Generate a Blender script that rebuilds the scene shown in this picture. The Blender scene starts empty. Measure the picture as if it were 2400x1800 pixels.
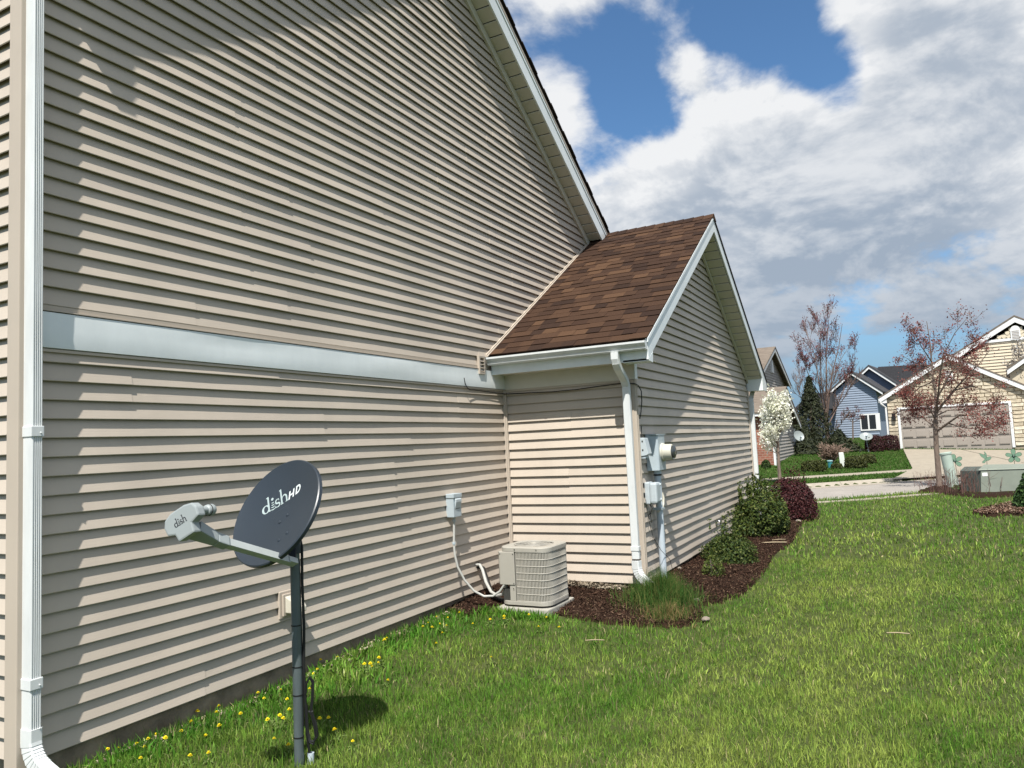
import bpy, bmesh, math, random
import numpy as np
from mathutils import Vector, Matrix
R = random.Random(7); NR = np.random.default_rng(11)
scene = bpy.context.scene
COL = scene.collection

# ---------------------------------------------------------------- camera
F_PX, YAW, PIT, ROL = 1759.49, 0.483437, 0.081394, -0.046458
CAM = np.array([0.0, -4.03486, 1.62339])
FW = np.array([math.cos(YAW)*math.cos(PIT), math.sin(YAW)*math.cos(PIT), math.sin(PIT)])
_r = np.array([math.sin(YAW), -math.cos(YAW), 0.0]); _u = np.cross(_r, FW)
RT = _r*math.cos(ROL)+_u*math.sin(ROL); UP = -_r*math.sin(ROL)+_u*math.cos(ROL)
cd = bpy.data.cameras.new('camera'); cam = bpy.data.objects.new('camera', cd); COL.objects.link(cam)
cam.matrix_world = Matrix(((RT[0],UP[0],-FW[0],CAM[0]),(RT[1],UP[1],-FW[1],CAM[1]),(RT[2],UP[2],-FW[2],CAM[2]),(0,0,0,1)))
cd.sensor_width = 36; cd.lens = 36*F_PX/2400; cd.clip_start = .05; cd.clip_end = 3000
scene.camera = cam
scene.render.resolution_x, scene.render.resolution_y = 1024, 768
scene.view_settings.view_transform = 'Standard'; scene.view_settings.look = 'None'
scene.view_settings.gamma = 1; scene.view_settings.use_curve_mapping = False
scene.view_settings.exposure = 0.53

# ---------------------------------------------------------------- sun and sky
SUN = np.array([-2.95, -1.0, 4.92]); SUN /= np.linalg.norm(SUN)
EL = math.asin(SUN[2]); AZ = math.atan2(SUN[0], SUN[1])
sl = bpy.data.lights.new('sun', 'SUN'); sl.energy = 5.0; sl.angle = math.radians(.53); sl.color = (1, .962, .90)
so = bpy.data.objects.new('sun', sl); COL.objects.link(so)
so.rotation_euler = Vector(SUN).to_track_quat('Z', 'Y').to_euler()

def px_dir(u, v): return FW+RT*(u-1200)/F_PX+UP*(900-v)/F_PX

def build_world():
    w = bpy.data.worlds.new('World'); scene.world = w; w.use_nodes = True
    nt = w.node_tree; N = nt.nodes; L = nt.links; N.clear()
    def nd(t, **k):
        n = N.new(t)
        for a, b in k.items(): setattr(n, a, b)
        return n
    def val(x, sock):
        if isinstance(x, (int, float)): sock.default_value = x
        elif isinstance(x, (tuple, list)): sock.default_value = x
        else: L.new(x, sock)
    def M(op, a, b=None, c=None, clamp=False):
        n = nd('ShaderNodeMath', operation=op, use_clamp=clamp); val(a, n.inputs[0])
        if b is not None: val(b, n.inputs[1])
        if c is not None: val(c, n.inputs[2])
        return n.outputs[0]
    def VM(op, a, b=None, s=None):
        n = nd('ShaderNodeVectorMath', operation=op); val(a, n.inputs[0])
        if b is not None: val(b, n.inputs[1])
        if s is not None: val(s, n.inputs[3])
        return n.outputs[1] if op in ('DOT_PRODUCT',) else n.outputs[0]
    def mr(x, a, b, c=0., d=1., smooth=True):
        n = nd('ShaderNodeMapRange', interpolation_type='SMOOTHSTEP' if smooth else 'LINEAR')
        val(x, n.inputs[0]); n.inputs[1].default_value = a; n.inputs[2].default_value = b
        n.inputs[3].default_value = c; n.inputs[4].default_value = d; return n.outputs[0]
    def mix(f, a, b):
        n = nd('ShaderNodeMix', data_type='RGBA'); val(f, n.inputs[0]); val(a, n.inputs[6]); val(b, n.inputs[7]); return n.outputs[2]
    sky = nd('ShaderNodeTexSky', sky_type='NISHITA'); sky.sun_disc = False
    sky.sun_elevation = EL; sky.sun_rotation = AZ; sky.altitude = 200; sky.dust_density = .7; sky.ozone_density = 1.6
    d = VM('NORMALIZE', nd('ShaderNodeTexCoord').outputs['Generated'])
    # direction compressed with height so clouds flatten towards the horizon
    sp = nd('ShaderNodeSeparateXYZ'); L.new(d, sp.inputs[0])
    zz = M('MAXIMUM', sp.outputs[2], 0.0)
    k = M('DIVIDE', 1.0, M('ADD', zz, .35))
    P0 = VM('SCALE', d, s=k)
    # large masses of cloud, each a soft lobe about a direction (photo pixels give the direction only)
    lobes = [(1750, 560, 40, .12), (2080, 430, 80, .16), (1400, 470, 160, .24), (2330, 330, 60, .12), (2230, 120, 160, .12), (1650, 680, 30, .06), (2250, 640, 30, .08),
             (1330, 255, 600, .30), (1600, 140, 900, .24), (1290, 20, 300, .15), (1500, 20, 500, .14), (1800, 240, 300, .17), (1700, 420, 250, .10),
             (1490, 235, 110, -.34), (1950, 800, 60, -.12), (1830, 50, 420, -.26), (1915, 140, 500, -.24), (1975, 235, 700, -.26), (1420, 140, 300, -.16), (1760, 60, 420, -.14), (2130, 880, 120, -.22), (1350, 350, 900, -.10)]
    bias = None
    for (u, v, kk, g) in lobes:
        c = px_dir(u, v); c /= np.linalg.norm(c)
        e = M('EXPONENT', M('MULTIPLY', M('SUBTRACT', VM('DOT_PRODUCT', d, tuple(c)), 1.0), kk))
        e = M('MULTIPLY', e, g); bias = e if bias is None else M('ADD', bias, e)
    def tex(P, sc, det, ro, dist=0.):
        a = nd('ShaderNodeTexNoise'); a.inputs['Scale'].default_value = sc; a.inputs['Detail'].default_value = det
        a.inputs['Roughness'].default_value = ro; a.inputs['Distortion'].default_value = dist; L.new(P, a.inputs['Vector']); return a.outputs[0]
    def dens(P): return M('ADD', tex(P, 3.1, 8, .57, .2), M('ADD', bias, .075))
    D0 = dens(P0)
    big = M('ADD', tex(P0, 2.2, 2, .5), bias)
    D1 = dens(VM('ADD', P0, (-.012, .0, .034)))
    B2 = M('ADD', tex(VM('ADD', P0, (-.05, .0, .13)), 2.6, 4, .5), bias)
    cover = mr(D0, .47, .63)
    edge = mr(M('SUBTRACT', D0, D1), -.09, .09)                      # sunlit upper edges against shaded undersides
    core = mr(B2, .56, .86)                                            # how much cloud stands above
    low = mr(sp.outputs[2], .13, .33)
    hi = mr(sp.outputs[2], .10, .29, .40, 1.0)
    bright = M('MULTIPLY', hi, M('ADD', M('MULTIPLY', edge, .48), M('MULTIPLY', M('SUBTRACT', 1.0, core), .40)))
    bright = M('ADD', bright, M('MULTIPLY', low, .26))
    ccol = mix(mr(bright, .16, .92, smooth=False), (.42, .50, .61, 1), (1.04, 1.05, 1.06, 1))
    b2 = nd('ShaderNodeVectorMath', operation='MULTIPLY'); L.new(sky.outputs[0], b2.inputs[0]); b2.inputs[1].default_value = (.105, .145, .170)
    hz = mr(sp.outputs[2], -.02, .20)
    skyc = mix(hz, (.25, .385, .57, 1), b2.outputs[0])
    cfade = mix(mr(sp.outputs[2], .0, .14), (.34, .44, .57, 1), ccol)
    al = M('MULTIPLY', cover, mr(sp.outputs[2], .0, .12, .5, .97))
    fin = mix(al, skyc, cfade)
    bg = nd('ShaderNodeBackground'); L.new(fin, bg.inputs[0]); bg.inputs[1].default_value = .60
    out = nd('ShaderNodeOutputWorld'); L.new(bg.outputs[0], out.inputs[0])
build_world()
scene.world.cycles.sampling_method = 'MANUAL'; scene.world.cycles.sample_map_resolution = 256

# ---------------------------------------------------------------- pixel helpers (directions only; distance from what is touched)
def on_axis(u, v, ax, val):
    d = px_dir(u, v); return CAM+d*(val-CAM[ax])/d[ax]
def on_plane(u, v, p, n):
    d = px_dir(u, v); n = np.asarray(n, float); return CAM+d*(np.dot(np.asarray(p)-CAM, n)/np.dot(d, n))

# ---------------------------------------------------------------- site layout
XB, YC, XC = 7.4917, -1.5376, 13.7645       # wing: wall facing the camera, gable wall plane, far corner
XL = 2.225                                   # near left corner of the house
ZS, PITCH, LAP = 0.15, 0.1016, 0.0268         # underside of siding, exposure, lap depth
SN = np.array([.742, .670]); ST = np.array([.670, -.742])   # across and along the street
S_NEAR, S_FAR = 14.15, 18.9
def smooth(t): t = np.clip(t, 0, 1); return t*t*(3-2*t)
def ground_z(x, y):
    x = np.asarray(x, float); y = np.asarray(y, float); s = SN[0]*x+SN[1]*y
    z = .012*np.sin(x*1.3+.5)*np.cos(y*1.1)+.008*np.sin(x*2.9+y*2.3)
    dx = np.maximum(np.maximum(XB-x, x-XC), 0); dy = np.maximum(YC-y, 0); dB = np.hypot(dx, dy)
    z = z+.085*np.exp(-(dB/.75)**2)
    dA = np.maximum(0, -y)+np.maximum(0, 2.2-x)
    z = z+np.where(y > -4, (.022+.035*smooth((x-3.2)/3))*np.exp(-(dA/.8)**2)*(x < XB+.5), 0)
    z = np.where(x > 8, z-.09*smooth((s-9)/5.5), z)
    street = smooth((s-S_NEAR)/.25)*(1-smooth((s-S_FAR+.25)/.25))
    far = np.interp(s, [18.9,19.6,22,26,30.3,36,46,60,2000], [0,.0,.07,.29,.55,.78,.98,1.06,1.10])
    z = np.where(s > S_NEAR-.3, z*(1-smooth((s-S_NEAR+.3)/2))*1.0+(-.10)*smooth((s-S_NEAR+.3)/2)-.13*street+far, z)
    return z
def on_ground(u, v):
    d = px_dir(u, v); t0 = .5; last = None
    for t in np.concatenate([np.arange(1, 40, .05), np.arange(40, 400, .5)]):
        p = CAM+d*t
        if p[2] <= ground_z(p[0], p[1]):
            a, b = t0, t
            for _ in range(25):
                m = (a+b)/2; q = CAM+d*m
                if q[2] <= ground_z(q[0], q[1]): b = m
                else: a = m
            q = CAM+d*b; q[2] = float(ground_z(q[0], q[1])); return q
        t0 = t
    return CAM+d*300

# ---------------------------------------------------------------- mesh helpers
class MB:
    def __init__(s): s.v = []; s.f = []; s.c = []
    def add(s, vs, fs, col=None):
        o = len(s.v); s.v += [tuple(map(float, p)) for p in vs]; s.f += [tuple(i+o for i in f) for f in fs]
        if col is not None: s.c += [tuple(col)]*len(vs)
        return s
    def hexa(s, p): return s.add(p, [(0,3,2,1),(4,5,6,7),(0,1,5,4),(1,2,6,5),(2,3,7,6),(3,0,4,7)])
    def box(s, lo, hi):
        (a,b,c),(d,e,f) = lo, hi
        return s.hexa([(a,b,c),(d,b,c),(d,e,c),(a,e,c),(a,b,f),(d,b,f),(d,e,f),(a,e,f)])
    def obox(s, c, ax, ay, az, hx, hy, hz):
        c = np.asarray(c); ax, ay, az = (np.asarray(q, float) for q in (ax, ay, az))
        return s.hexa([c+ax*i*hx+ay*j*hy+az*k*hz for k in (-1,1) for i, j in ((-1,-1),(1,-1),(1,1),(-1,1))])
    def prism(s, poly, ext):
        n = len(poly); e = np.asarray(ext, float); a = [np.asarray(p, float) for p in poly]
        vs = a+[p+e for p in a]
        return s.add(vs, [tuple(range(n))[::-1], tuple(range(n, 2*n))]+[(i, (i+1) % n, n+(i+1) % n, n+i) for i in range(n)])
    def tube(s, pts, rad, n=8, cap=True, ell=None):
        pts = [np.asarray(p, float) for p in pts]; m = len(pts)
        if not hasattr(rad, '__len__'): rad = [rad]*m
        t0 = pts[1]-pts[0]; t0 /= np.linalg.norm(t0)
        ref = np.array([0,0,1.]) if abs(t0[2]) < .9 else np.array([1.,0,0])
        x = np.cross(ref, t0); x /= np.linalg.norm(x); vs = []
        for i in range(m):
            t = pts[min(i+1, m-1)]-pts[max(i-1, 0)]; t /= (np.linalg.norm(t)+1e-9)
            x = x-t*np.dot(x, t); x /= (np.linalg.norm(x)+1e-9); y = np.cross(t, x)
            for k in range(n):
                a = 2*math.pi*k/n; vs.append(pts[i]+rad[i]*(math.cos(a)*x+math.sin(a)*y))
        fs = [(i*n+k, i*n+(k+1) % n, (i+1)*n+(k+1) % n, (i+1)*n+k) for i in range(m-1) for k in range(n)]
        if cap: fs += [tuple(range(n))[::-1], tuple((m-1)*n+k for k in range(n))]
        return s.add(vs, fs)
    def sweep(s, prof, pts, frames):           # prof list of (a,b); frames list of (A,B) vectors
        n = len(prof); vs = []
        for p, (A, B) in zip(pts, frames):
            for a, b in prof: vs.append(np.asarray(p)+a*np.asarray(A)+b*np.asarray(B))
        m = len(pts)
        fs = [(i*n+k, i*n+(k+1) % n, (i+1)*n+(k+1) % n, (i+1)*n+k) for i in range(m-1) for k in range(n)]
        fs += [tuple(range(n))[::-1], tuple((m-1)*n+k for k in range(n))]
        return s.add(vs, fs)
    def lathe(s, prof, c, ax, n=16):           # prof (r, h) along axis ax
        ax = np.asarray(ax, float); ax /= np.linalg.norm(ax); ref = np.array([0,0,1.]) if abs(ax[2]) < .9 else np.array([1.,0,0])
        x = np.cross(ref, ax); x /= np.linalg.norm(x); y = np.cross(ax, x); c = np.asarray(c, float); m = len(prof); vs = []
        for r, h in prof:
            for k in range(n):
                a = 2*math.pi*k/n; vs.append(c+ax*h+r*(math.cos(a)*x+math.sin(a)*y))
        fs = [(i*n+k, i*n+(k+1) % n, (i+1)*n+(k+1) % n, (i+1)*n+k) for i in range(m-1) for k in range(n)]
        fs += [tuple(range(n))[::-1], tuple((m-1)*n+k for k in range(n))]
        return s.add(vs, fs)
    def build(s, name, mat, parent=None, smooth=False, bevel=0):
        return mk(name, s.v, s.f, mat, parent, smooth, bevel, s.c if s.c else None)

LOC = {}
def link(o, parent=None):
    COL.objects.link(o)
    if parent is not None:
        o.parent = parent
        if parent.name in LOC: o.matrix_parent_inverse = Matrix.Translation(-Vector(LOC[parent.name]))
    return o
def mesh_of(name, vs, fs, mat, smooth=False, bevel=0, cols=None):
    me = bpy.data.meshes.new(name); me.from_pydata([tuple(map(float, v)) for v in vs], [], fs); me.validate()
    if cols is not None:
        at = me.color_attributes.new('Col', 'FLOAT_COLOR', 'POINT')
        at.data.foreach_set('color', np.array([(c[0], c[1], c[2], 1) for c in cols], dtype=np.float32).ravel())
    bm = bmesh.new(); bm.from_mesh(me)
    bmesh.ops.recalc_face_normals(bm, faces=bm.faces)
    if bevel:
        ed = [e for e in bm.edges if len(e.link_faces) == 2 and e.calc_face_angle(0) > .6]
        bmesh.ops.bevel(bm, geom=ed, offset=bevel, segments=2, affect='EDGES', profile=.6, clamp_overlap=True)
    bm.to_mesh(me); bm.free()
    for m in (mat if isinstance(mat, (list, tuple)) else [mat]): me.materials.append(m)
    if smooth:
        me.polygons.foreach_set('use_smooth', [True]*len(me.polygons))
        try: me.set_sharp_from_angle(angle=math.radians(38))
        except Exception: pass
    return me
def mk(name, vs, fs, mat, parent=None, smooth=False, bevel=0, cols=None):
    return link(bpy.data.objects.new(name, mesh_of(name, vs, fs, mat, smooth, bevel, cols)), parent)
def fast_mesh(name, V, FT, mat, cols=None, parent=None):        # numpy: V (n,3), FT (m,3) triangles
    me = bpy.data.meshes.new(name); n = len(V); m = len(FT)
    me.vertices.add(n); me.vertices.foreach_set('co', np.asarray(V, np.float32).ravel())
    me.loops.add(3*m); me.loops.foreach_set('vertex_index', np.asarray(FT, np.int32).ravel())
    me.polygons.add(m); me.polygons.foreach_set('loop_start', np.arange(0, 3*m, 3, dtype=np.int32))
    if cols is not None:
        at = me.color_attributes.new('Col', 'FLOAT_COLOR', 'POINT')
        at.data.foreach_set('color', np.concatenate([cols, np.ones((n, 1))], 1).astype(np.float32).ravel())
    me.update(calc_edges=True); me.materials.append(mat)
    return link(bpy.data.objects.new(name, me), parent)
def thing(name, loc, label, cat, group=None):
    o = bpy.data.objects.new(name, None); o.empty_display_size = .1; o.location = tuple(map(float, loc)); COL.objects.link(o)
    LOC[o.name] = tuple(map(float, loc)); o['label'] = label; o['category'] = cat
    if group: o['group'] = group
    return o
def tag(o, label, cat, group=None):
    o['label'] = label; o['category'] = cat
    if group: o['group'] = group
    return o
def kind(o, k): o['kind'] = k; return o

# ---------------------------------------------------------------- materials
def mat(name, col, rough=.6, spec=.4, metal=0, noise=None, bump=None, rand=0, attr=False, trans=0, coat=0):
    """noise=(scale, amount[, stretch]) colour mottling; bump=(scale, strength[, stretch]); rand = per-object value spread"""
    m = bpy.data.materials.new(name); m.use_nodes = True; nt = m.node_tree; N = nt.nodes; L = nt.links
    b = N['Principled BSDF']; b.inputs['Roughness'].default_value = rough; b.inputs['Specular IOR Level'].default_value = spec
    b.inputs['Metallic'].default_value = metal
    if coat: b.inputs['Coat Weight'].default_value = coat
    if attr:
        a = N.new('ShaderNodeVertexColor'); a.layer_name = 'Col'; c = a.outputs[0]
    else:
        rgb = N.new('ShaderNodeRGB'); rgb.outputs[0].default_value = (*col, 1); c = rgb.outputs[0]
    def coords(stretch):
        t = N.new('ShaderNodeTexCoord'); mp = N.new('ShaderNodeMapping'); mp.inputs['Scale'].default_value = stretch
        L.new(t.outputs['Object'], mp.inputs[0]); return mp.outputs[0]
    def scaled(c, f):
        mx = N.new('ShaderNodeVectorMath'); mx.operation = 'SCALE'; L.new(c, mx.inputs[0]); L.new(f, mx.inputs[3]); return mx.outputs[0]
    if noise:
        tx = N.new('ShaderNodeTexNoise'); tx.inputs['Scale'].default_value = noise[0]; tx.inputs['Detail'].default_value = 7; tx.inputs['Roughness'].default_value = .65
        L.new(coords(noise[2] if len(noise) > 2 else (1,1,1)), tx.inputs['Vector'])
        r = N.new('ShaderNodeMapRange'); r.inputs[1].default_value = .25; r.inputs[2].default_value = .75
        r.inputs[3].default_value = 1-noise[1]; r.inputs[4].default_value = 1+noise[1]; L.new(tx.outputs[0], r.inputs[0]); c = scaled(c, r.outputs[0])
    if rand:
        oi = N.new('ShaderNodeObjectInfo'); r = N.new('ShaderNodeMapRange'); r.inputs[3].default_value = 1-rand; r.inputs[4].default_value = 1+rand
        L.new(oi.outputs['Random'], r.inputs[0]); c = scaled(c, r.outputs[0])
    L.new(c, b.inputs['Base Color'])
    if bump:
        tx = N.new('ShaderNodeTexNoise'); tx.inputs['Scale'].default_value = bump[0]; tx.inputs['Detail'].default_value = 6
        L.new(coords(bump[2] if len(bump) > 2 else (1,1,1)), tx.inputs['Vector'])
        bp = N.new('ShaderNodeBump'); bp.inputs['Strength'].default_value = bump[1]; bp.inputs['Distance'].default_value = .01
        L.new(tx.outputs[0], bp.inputs['Height']); L.new(bp.outputs[0], b.inputs['Normal'])
    if trans:
        tr = N.new('ShaderNodeBsdfTranslucent'); L.new(c, tr.inputs[0]); mx = N.new('ShaderNodeMixShader'); mx.inputs[0].default_value = trans
        L.new(b.outputs[0], mx.inputs[1]); L.new(tr.outputs[0], mx.inputs[2]); L.new(mx.outputs[0], N['Material Output'].inputs[0])
    return m
def ramp_mat(name, stops, rough=.9, noise=None, bump=None, spec=.3):
    m = mat(name, (.5,.5,.5), rough, spec, bump=bump); nt = m.node_tree; N = nt.nodes; L = nt.links; b = N['Principled BSDF']
    oi = N.new('ShaderNodeObjectInfo'); cr = N.new('ShaderNodeValToRGB'); e = cr.color_ramp.elements; cr.color_ramp.interpolation = 'CONSTANT'
    e[0].position = 0; e[0].color = (*stops[0][1], 1); e[1].position = stops[1][0]; e[1].color = (*stops[1][1], 1)
    for p, c in stops[2:]: q = e.new(p); q.color = (*c, 1)
    L.new(oi.outputs['Random'], cr.inputs[0]); c = cr.outputs[0]
    if noise:
        t = N.new('ShaderNodeTexCoord'); tx = N.new('ShaderNodeTexNoise'); tx.inputs['Scale'].default_value = noise[0]; tx.inputs['Detail'].default_value = 4
        L.new(t.outputs['Object'], tx.inputs['Vector'])
        r = N.new('ShaderNodeMapRange'); r.inputs[1].default_value = .3; r.inputs[2].default_value = .7; r.inputs[3].default_value = 1-noise[1]; r.inputs[4].default_value = 1+noise[1]
        L.new(tx.outputs[0], r.inputs[0]); mx = N.new('ShaderNodeVectorMath'); mx.operation = 'SCALE'; L.new(c, mx.inputs[0]); L.new(r.outputs[0], mx.inputs[3]); c = mx.outputs[0]
    L.new(c, b.inputs['Base Color']); return m
SIDING = mat('tan_vinyl', (.482,.417,.345), .5, .3, noise=(1.3,.11,(1,1,.3)), bump=(9,.06,(1,1,14)), rand=.03)
SIDED = mat('tan_vinyl_trim', (.455,.392,.322), .5, .35, noise=(3,.04))
TRIMW = mat('white_aluminium', (.73,.77,.77), .28, .5, noise=(3.2,.09,(1,1,.4)), bump=(1.6,.2))
GUTW = mat('white_gutter_paint', (.63,.65,.645), .36, .45, noise=(9,.10,(1,1,.3)))
CREAM = mat('cream_soffit_vinyl', (.58,.555,.48), .5, .35, noise=(4,.05))
DARKGAP = mat('dark_gap', (.03,.028,.025), .9, .1)
FOUND = mat('foundation_concrete', (.23,.19,.14), .95, .12, noise=(7,.5), bump=(14,1.0))
SHING = ramp_mat('brown_shingle', [(0,(.033,.020,.015)),(.12,(.045,.026,.018)),(.40,(.056,.032,.021)),(.68,(.067,.038,.024)),(.88,(.088,.050,.030)),(.96,(.038,.023,.017))], .95, noise=(260,.38), bump=(320,.5), spec=.08)
SHINGB = mat('shingle_underlay', (.035,.026,.022), .95, .1, noise=(80,.3))
BLACK = mat('black_cable', (.012,.012,.012), .5, .4)
GREYBOX = mat('grey_utility_paint', (.40,.46,.49), .42, .45, noise=(12,.05))
GREYBOX2 = mat('grey_utility_plastic', (.44,.49,.51), .45, .45, noise=(12,.06))
PVCG = mat('pvc_grey', (.46,.52,.57), .4, .45, noise=(9,.06))
GREYFLEX = mat('grey_flex_conduit', (.42,.42,.39), .5, .4, noise=(20,.06))
ACB = mat('beige_ac_paint', (.36,.34,.295), .5, .4, noise=(5,.05))
ACD = mat('ac_coil_dark', (.045,.045,.04), .7, .3, noise=(60,.4))
IVORY = mat('ivory_plastic', (.56,.53,.44), .4, .45)
GLASSD = mat('smoked_glass', (.05,.055,.055), .08, .6)
DISHM = mat('slate_dish_paint', (.026,.035,.046), .36, .45, noise=(5,.06), bump=(300,.05))
DISHG = mat('pale_grey_plastic', (.29,.32,.32), .45, .45, noise=(6,.04))
DISHARM = mat('arm_galvanised', (.42,.45,.44), .4, .5, noise=(14,.08))
DECAL = mat('pale_print', (.34,.41,.41), .5, .3)
DECALB = mat('black_print', (.015,.015,.02), .5, .3)
POLE = mat('galvanised_pole', (.115,.14,.145), .42, .5, metal=.35, noise=(22,.25,(1,1,.15)))
CONC = mat('pale_concrete', (.30,.262,.205), .9, .2, noise=(3,.14), bump=(40,.2))
CURB = mat('curb_concrete', (.33,.295,.24), .9, .2, noise=(5,.16), bump=(40,.2))
STREETM = mat('street_concrete', (.29,.265,.235), .9, .2, noise=(1.3,.16), bump=(60,.2))
PADM = mat('ac_pad_concrete', (.36,.345,.30), .9, .2, noise=(20,.14), bump=(60,.25))
SOIL = mat('lawn_thatch', (.055,.068,.022), .95, .1, noise=(7,.5), bump=(60,.8))
MULCH = mat('mulch_bed_soil', (.026,.014,.009), .95, .1, noise=(60,.5), bump=(90,1.0))
VC = mat('vertex_leaf', (.1,.1,.1), .6, .25, attr=True, trans=.25)
VCG = mat('vertex_grass', (.1,.1,.1), .6, .16, attr=True, trans=.30)
VCS = mat('vertex_solid', (.1,.1,.1), .85, .15, attr=True)
BARK = mat('grey_bark', (.17,.13,.105), .9, .15, noise=(14,.4,(1,1,.25)), bump=(30,.8,(1,1,.3)))
BARKG = mat('pale_twig_bark', (.22,.185,.16), .9, .15, noise=(12,.3))
WOOD = mat('dry_stick', (.36,.29,.19), .8, .2, noise=(30,.2))
STONE = mat('pale_stone', (.22,.185,.15), .85, .2, noise=(20,.2))

# ================================================================ THE GROUND
def grid_mesh(name, xs, ys, zf, m):
    X, Y = np.meshgrid(xs, ys); Z = zf(X, Y); nx, ny = len(xs), len(ys)
    V = np.stack([X.ravel(), Y.ravel(), Z.ravel()], 1); i = np.arange(nx*ny).reshape(ny, nx)
    a, b, c, d = i[:-1,:-1].ravel(), i[:-1,1:].ravel(), i[1:,1:].ravel(), i[1:,:-1].ravel()
    T = np.concatenate([np.stack([a,b,c],1), np.stack([a,c,d],1)]); return fast_mesh(name, V, T, m)
gx = np.concatenate([np.linspace(-900,-20,12), np.arange(-12,1,1.), np.arange(1,48,.25), np.linspace(49,90,24), np.linspace(110,1400,14)])
gy = np.concatenate([np.linspace(-900,-70,12), np.arange(-60,-16,2.), np.arange(-15,10,.25), np.arange(11,60,2.), np.linspace(70,900,12)])
def ground_surf(x, y):
    z = ground_z(x, y); s = SN[0]*x+SN[1]*y
    return z-.03*((s > S_NEAR-.2) & (s < S_FAR+.6))
GR = kind(grid_mesh('ground', gx, gy, ground_surf, SOIL), 'structure')

def strip(name, s0, s1, t0, t1, dz, m, n=60, thick=0, ns=3):
    """a band laid along the street between distances s0..s1 across it"""
    ts = np.linspace(t0, t1, n); ss = np.linspace(s0, s1, ns); mb = MB(); vs = []
    for t in ts:
        for s in ss:
            p = SN*s+ST*t; vs.append((p[0], p[1], float(ground_z(p[0], p[1]))+dz))
    fs = [(i*ns+k, i*ns+k+1, (i+1)*ns+k+1, (i+1)*ns+k) for i in range(n-1) for k in range(ns-1)]
    mb.add(vs, fs)
    if thick:
        o = len(vs); lo = [(x, y, z-thick) for x, y, z in vs]; mb.add(lo, [])
        for i in range(n-1):
            for k in (0, ns-1): mb.f.append((i*ns+k, (i+1)*ns+k, o+(i+1)*ns+k, o+i*ns+k))
    return mb.build(name, m)
zst = -.23
def street_quad(name, s0, s1, t0, t1, z0, m, thick=.15, bevel=.015):
    mb = MB(); P = [SN*s0+ST*t0, SN*s1+ST*t0, SN*s1+ST*t1, SN*s0+ST*t1]
    mb.hexa([(p[0],p[1],z0-thick) for p in P]+[(p[0],p[1],z0) for p in P]); return mb.build(name, m, None, False, bevel)
kind(street_quad('street', S_NEAR+.05, S_FAR-.1, -40, 70, zst+.02, STREETM, .1, 0), 'structure')
# far kerb in cast lengths, with the gutter pan in front of it
kb = thing('kerb', (*(SN*S_FAR), -.2), 'pale concrete kerb along the far side of the street', 'kerb'); del kb['category']; del kb['label']; kind(kb, 'structure')
for i in range(-10, 22):
    t0 = i*2.4+.4
    q = MB(); dr = 20.6 < t0 < 34.0
    zt = -.17 if dr else -.085
    P = lambda s, t: SN*s+ST*t
    a, b = t0, t0+2.385
    prof = [(S_FAR-.42, zst+.035), (S_FAR-.06, zst+.045), (S_FAR+.02, zt-.02), (S_FAR+.06, zt), (S_FAR+.22, zt), (S_FAR+.22, -.5), (S_FAR-.42, -.5)]
    poly = [(*P(s, a), z) for s, z in prof]; e = P(0, b-a); q.prism(poly, (e[0], e[1], 0)); q.build('kerb_length', CURB, kb)
sw = kind(strip('sidewalk', S_FAR+2.1, S_FAR+2.85, -30, 25.1, .03, CONC, 90, .06), 'structure')
nsw = kind(strip('near_sidewalk', S_NEAR-1.3, S_NEAR-.9, -2.0, 30, .012, CONC, 60, .06), 'structure')
for t in np.arange(-2, 30, 1.5): pass

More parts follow.
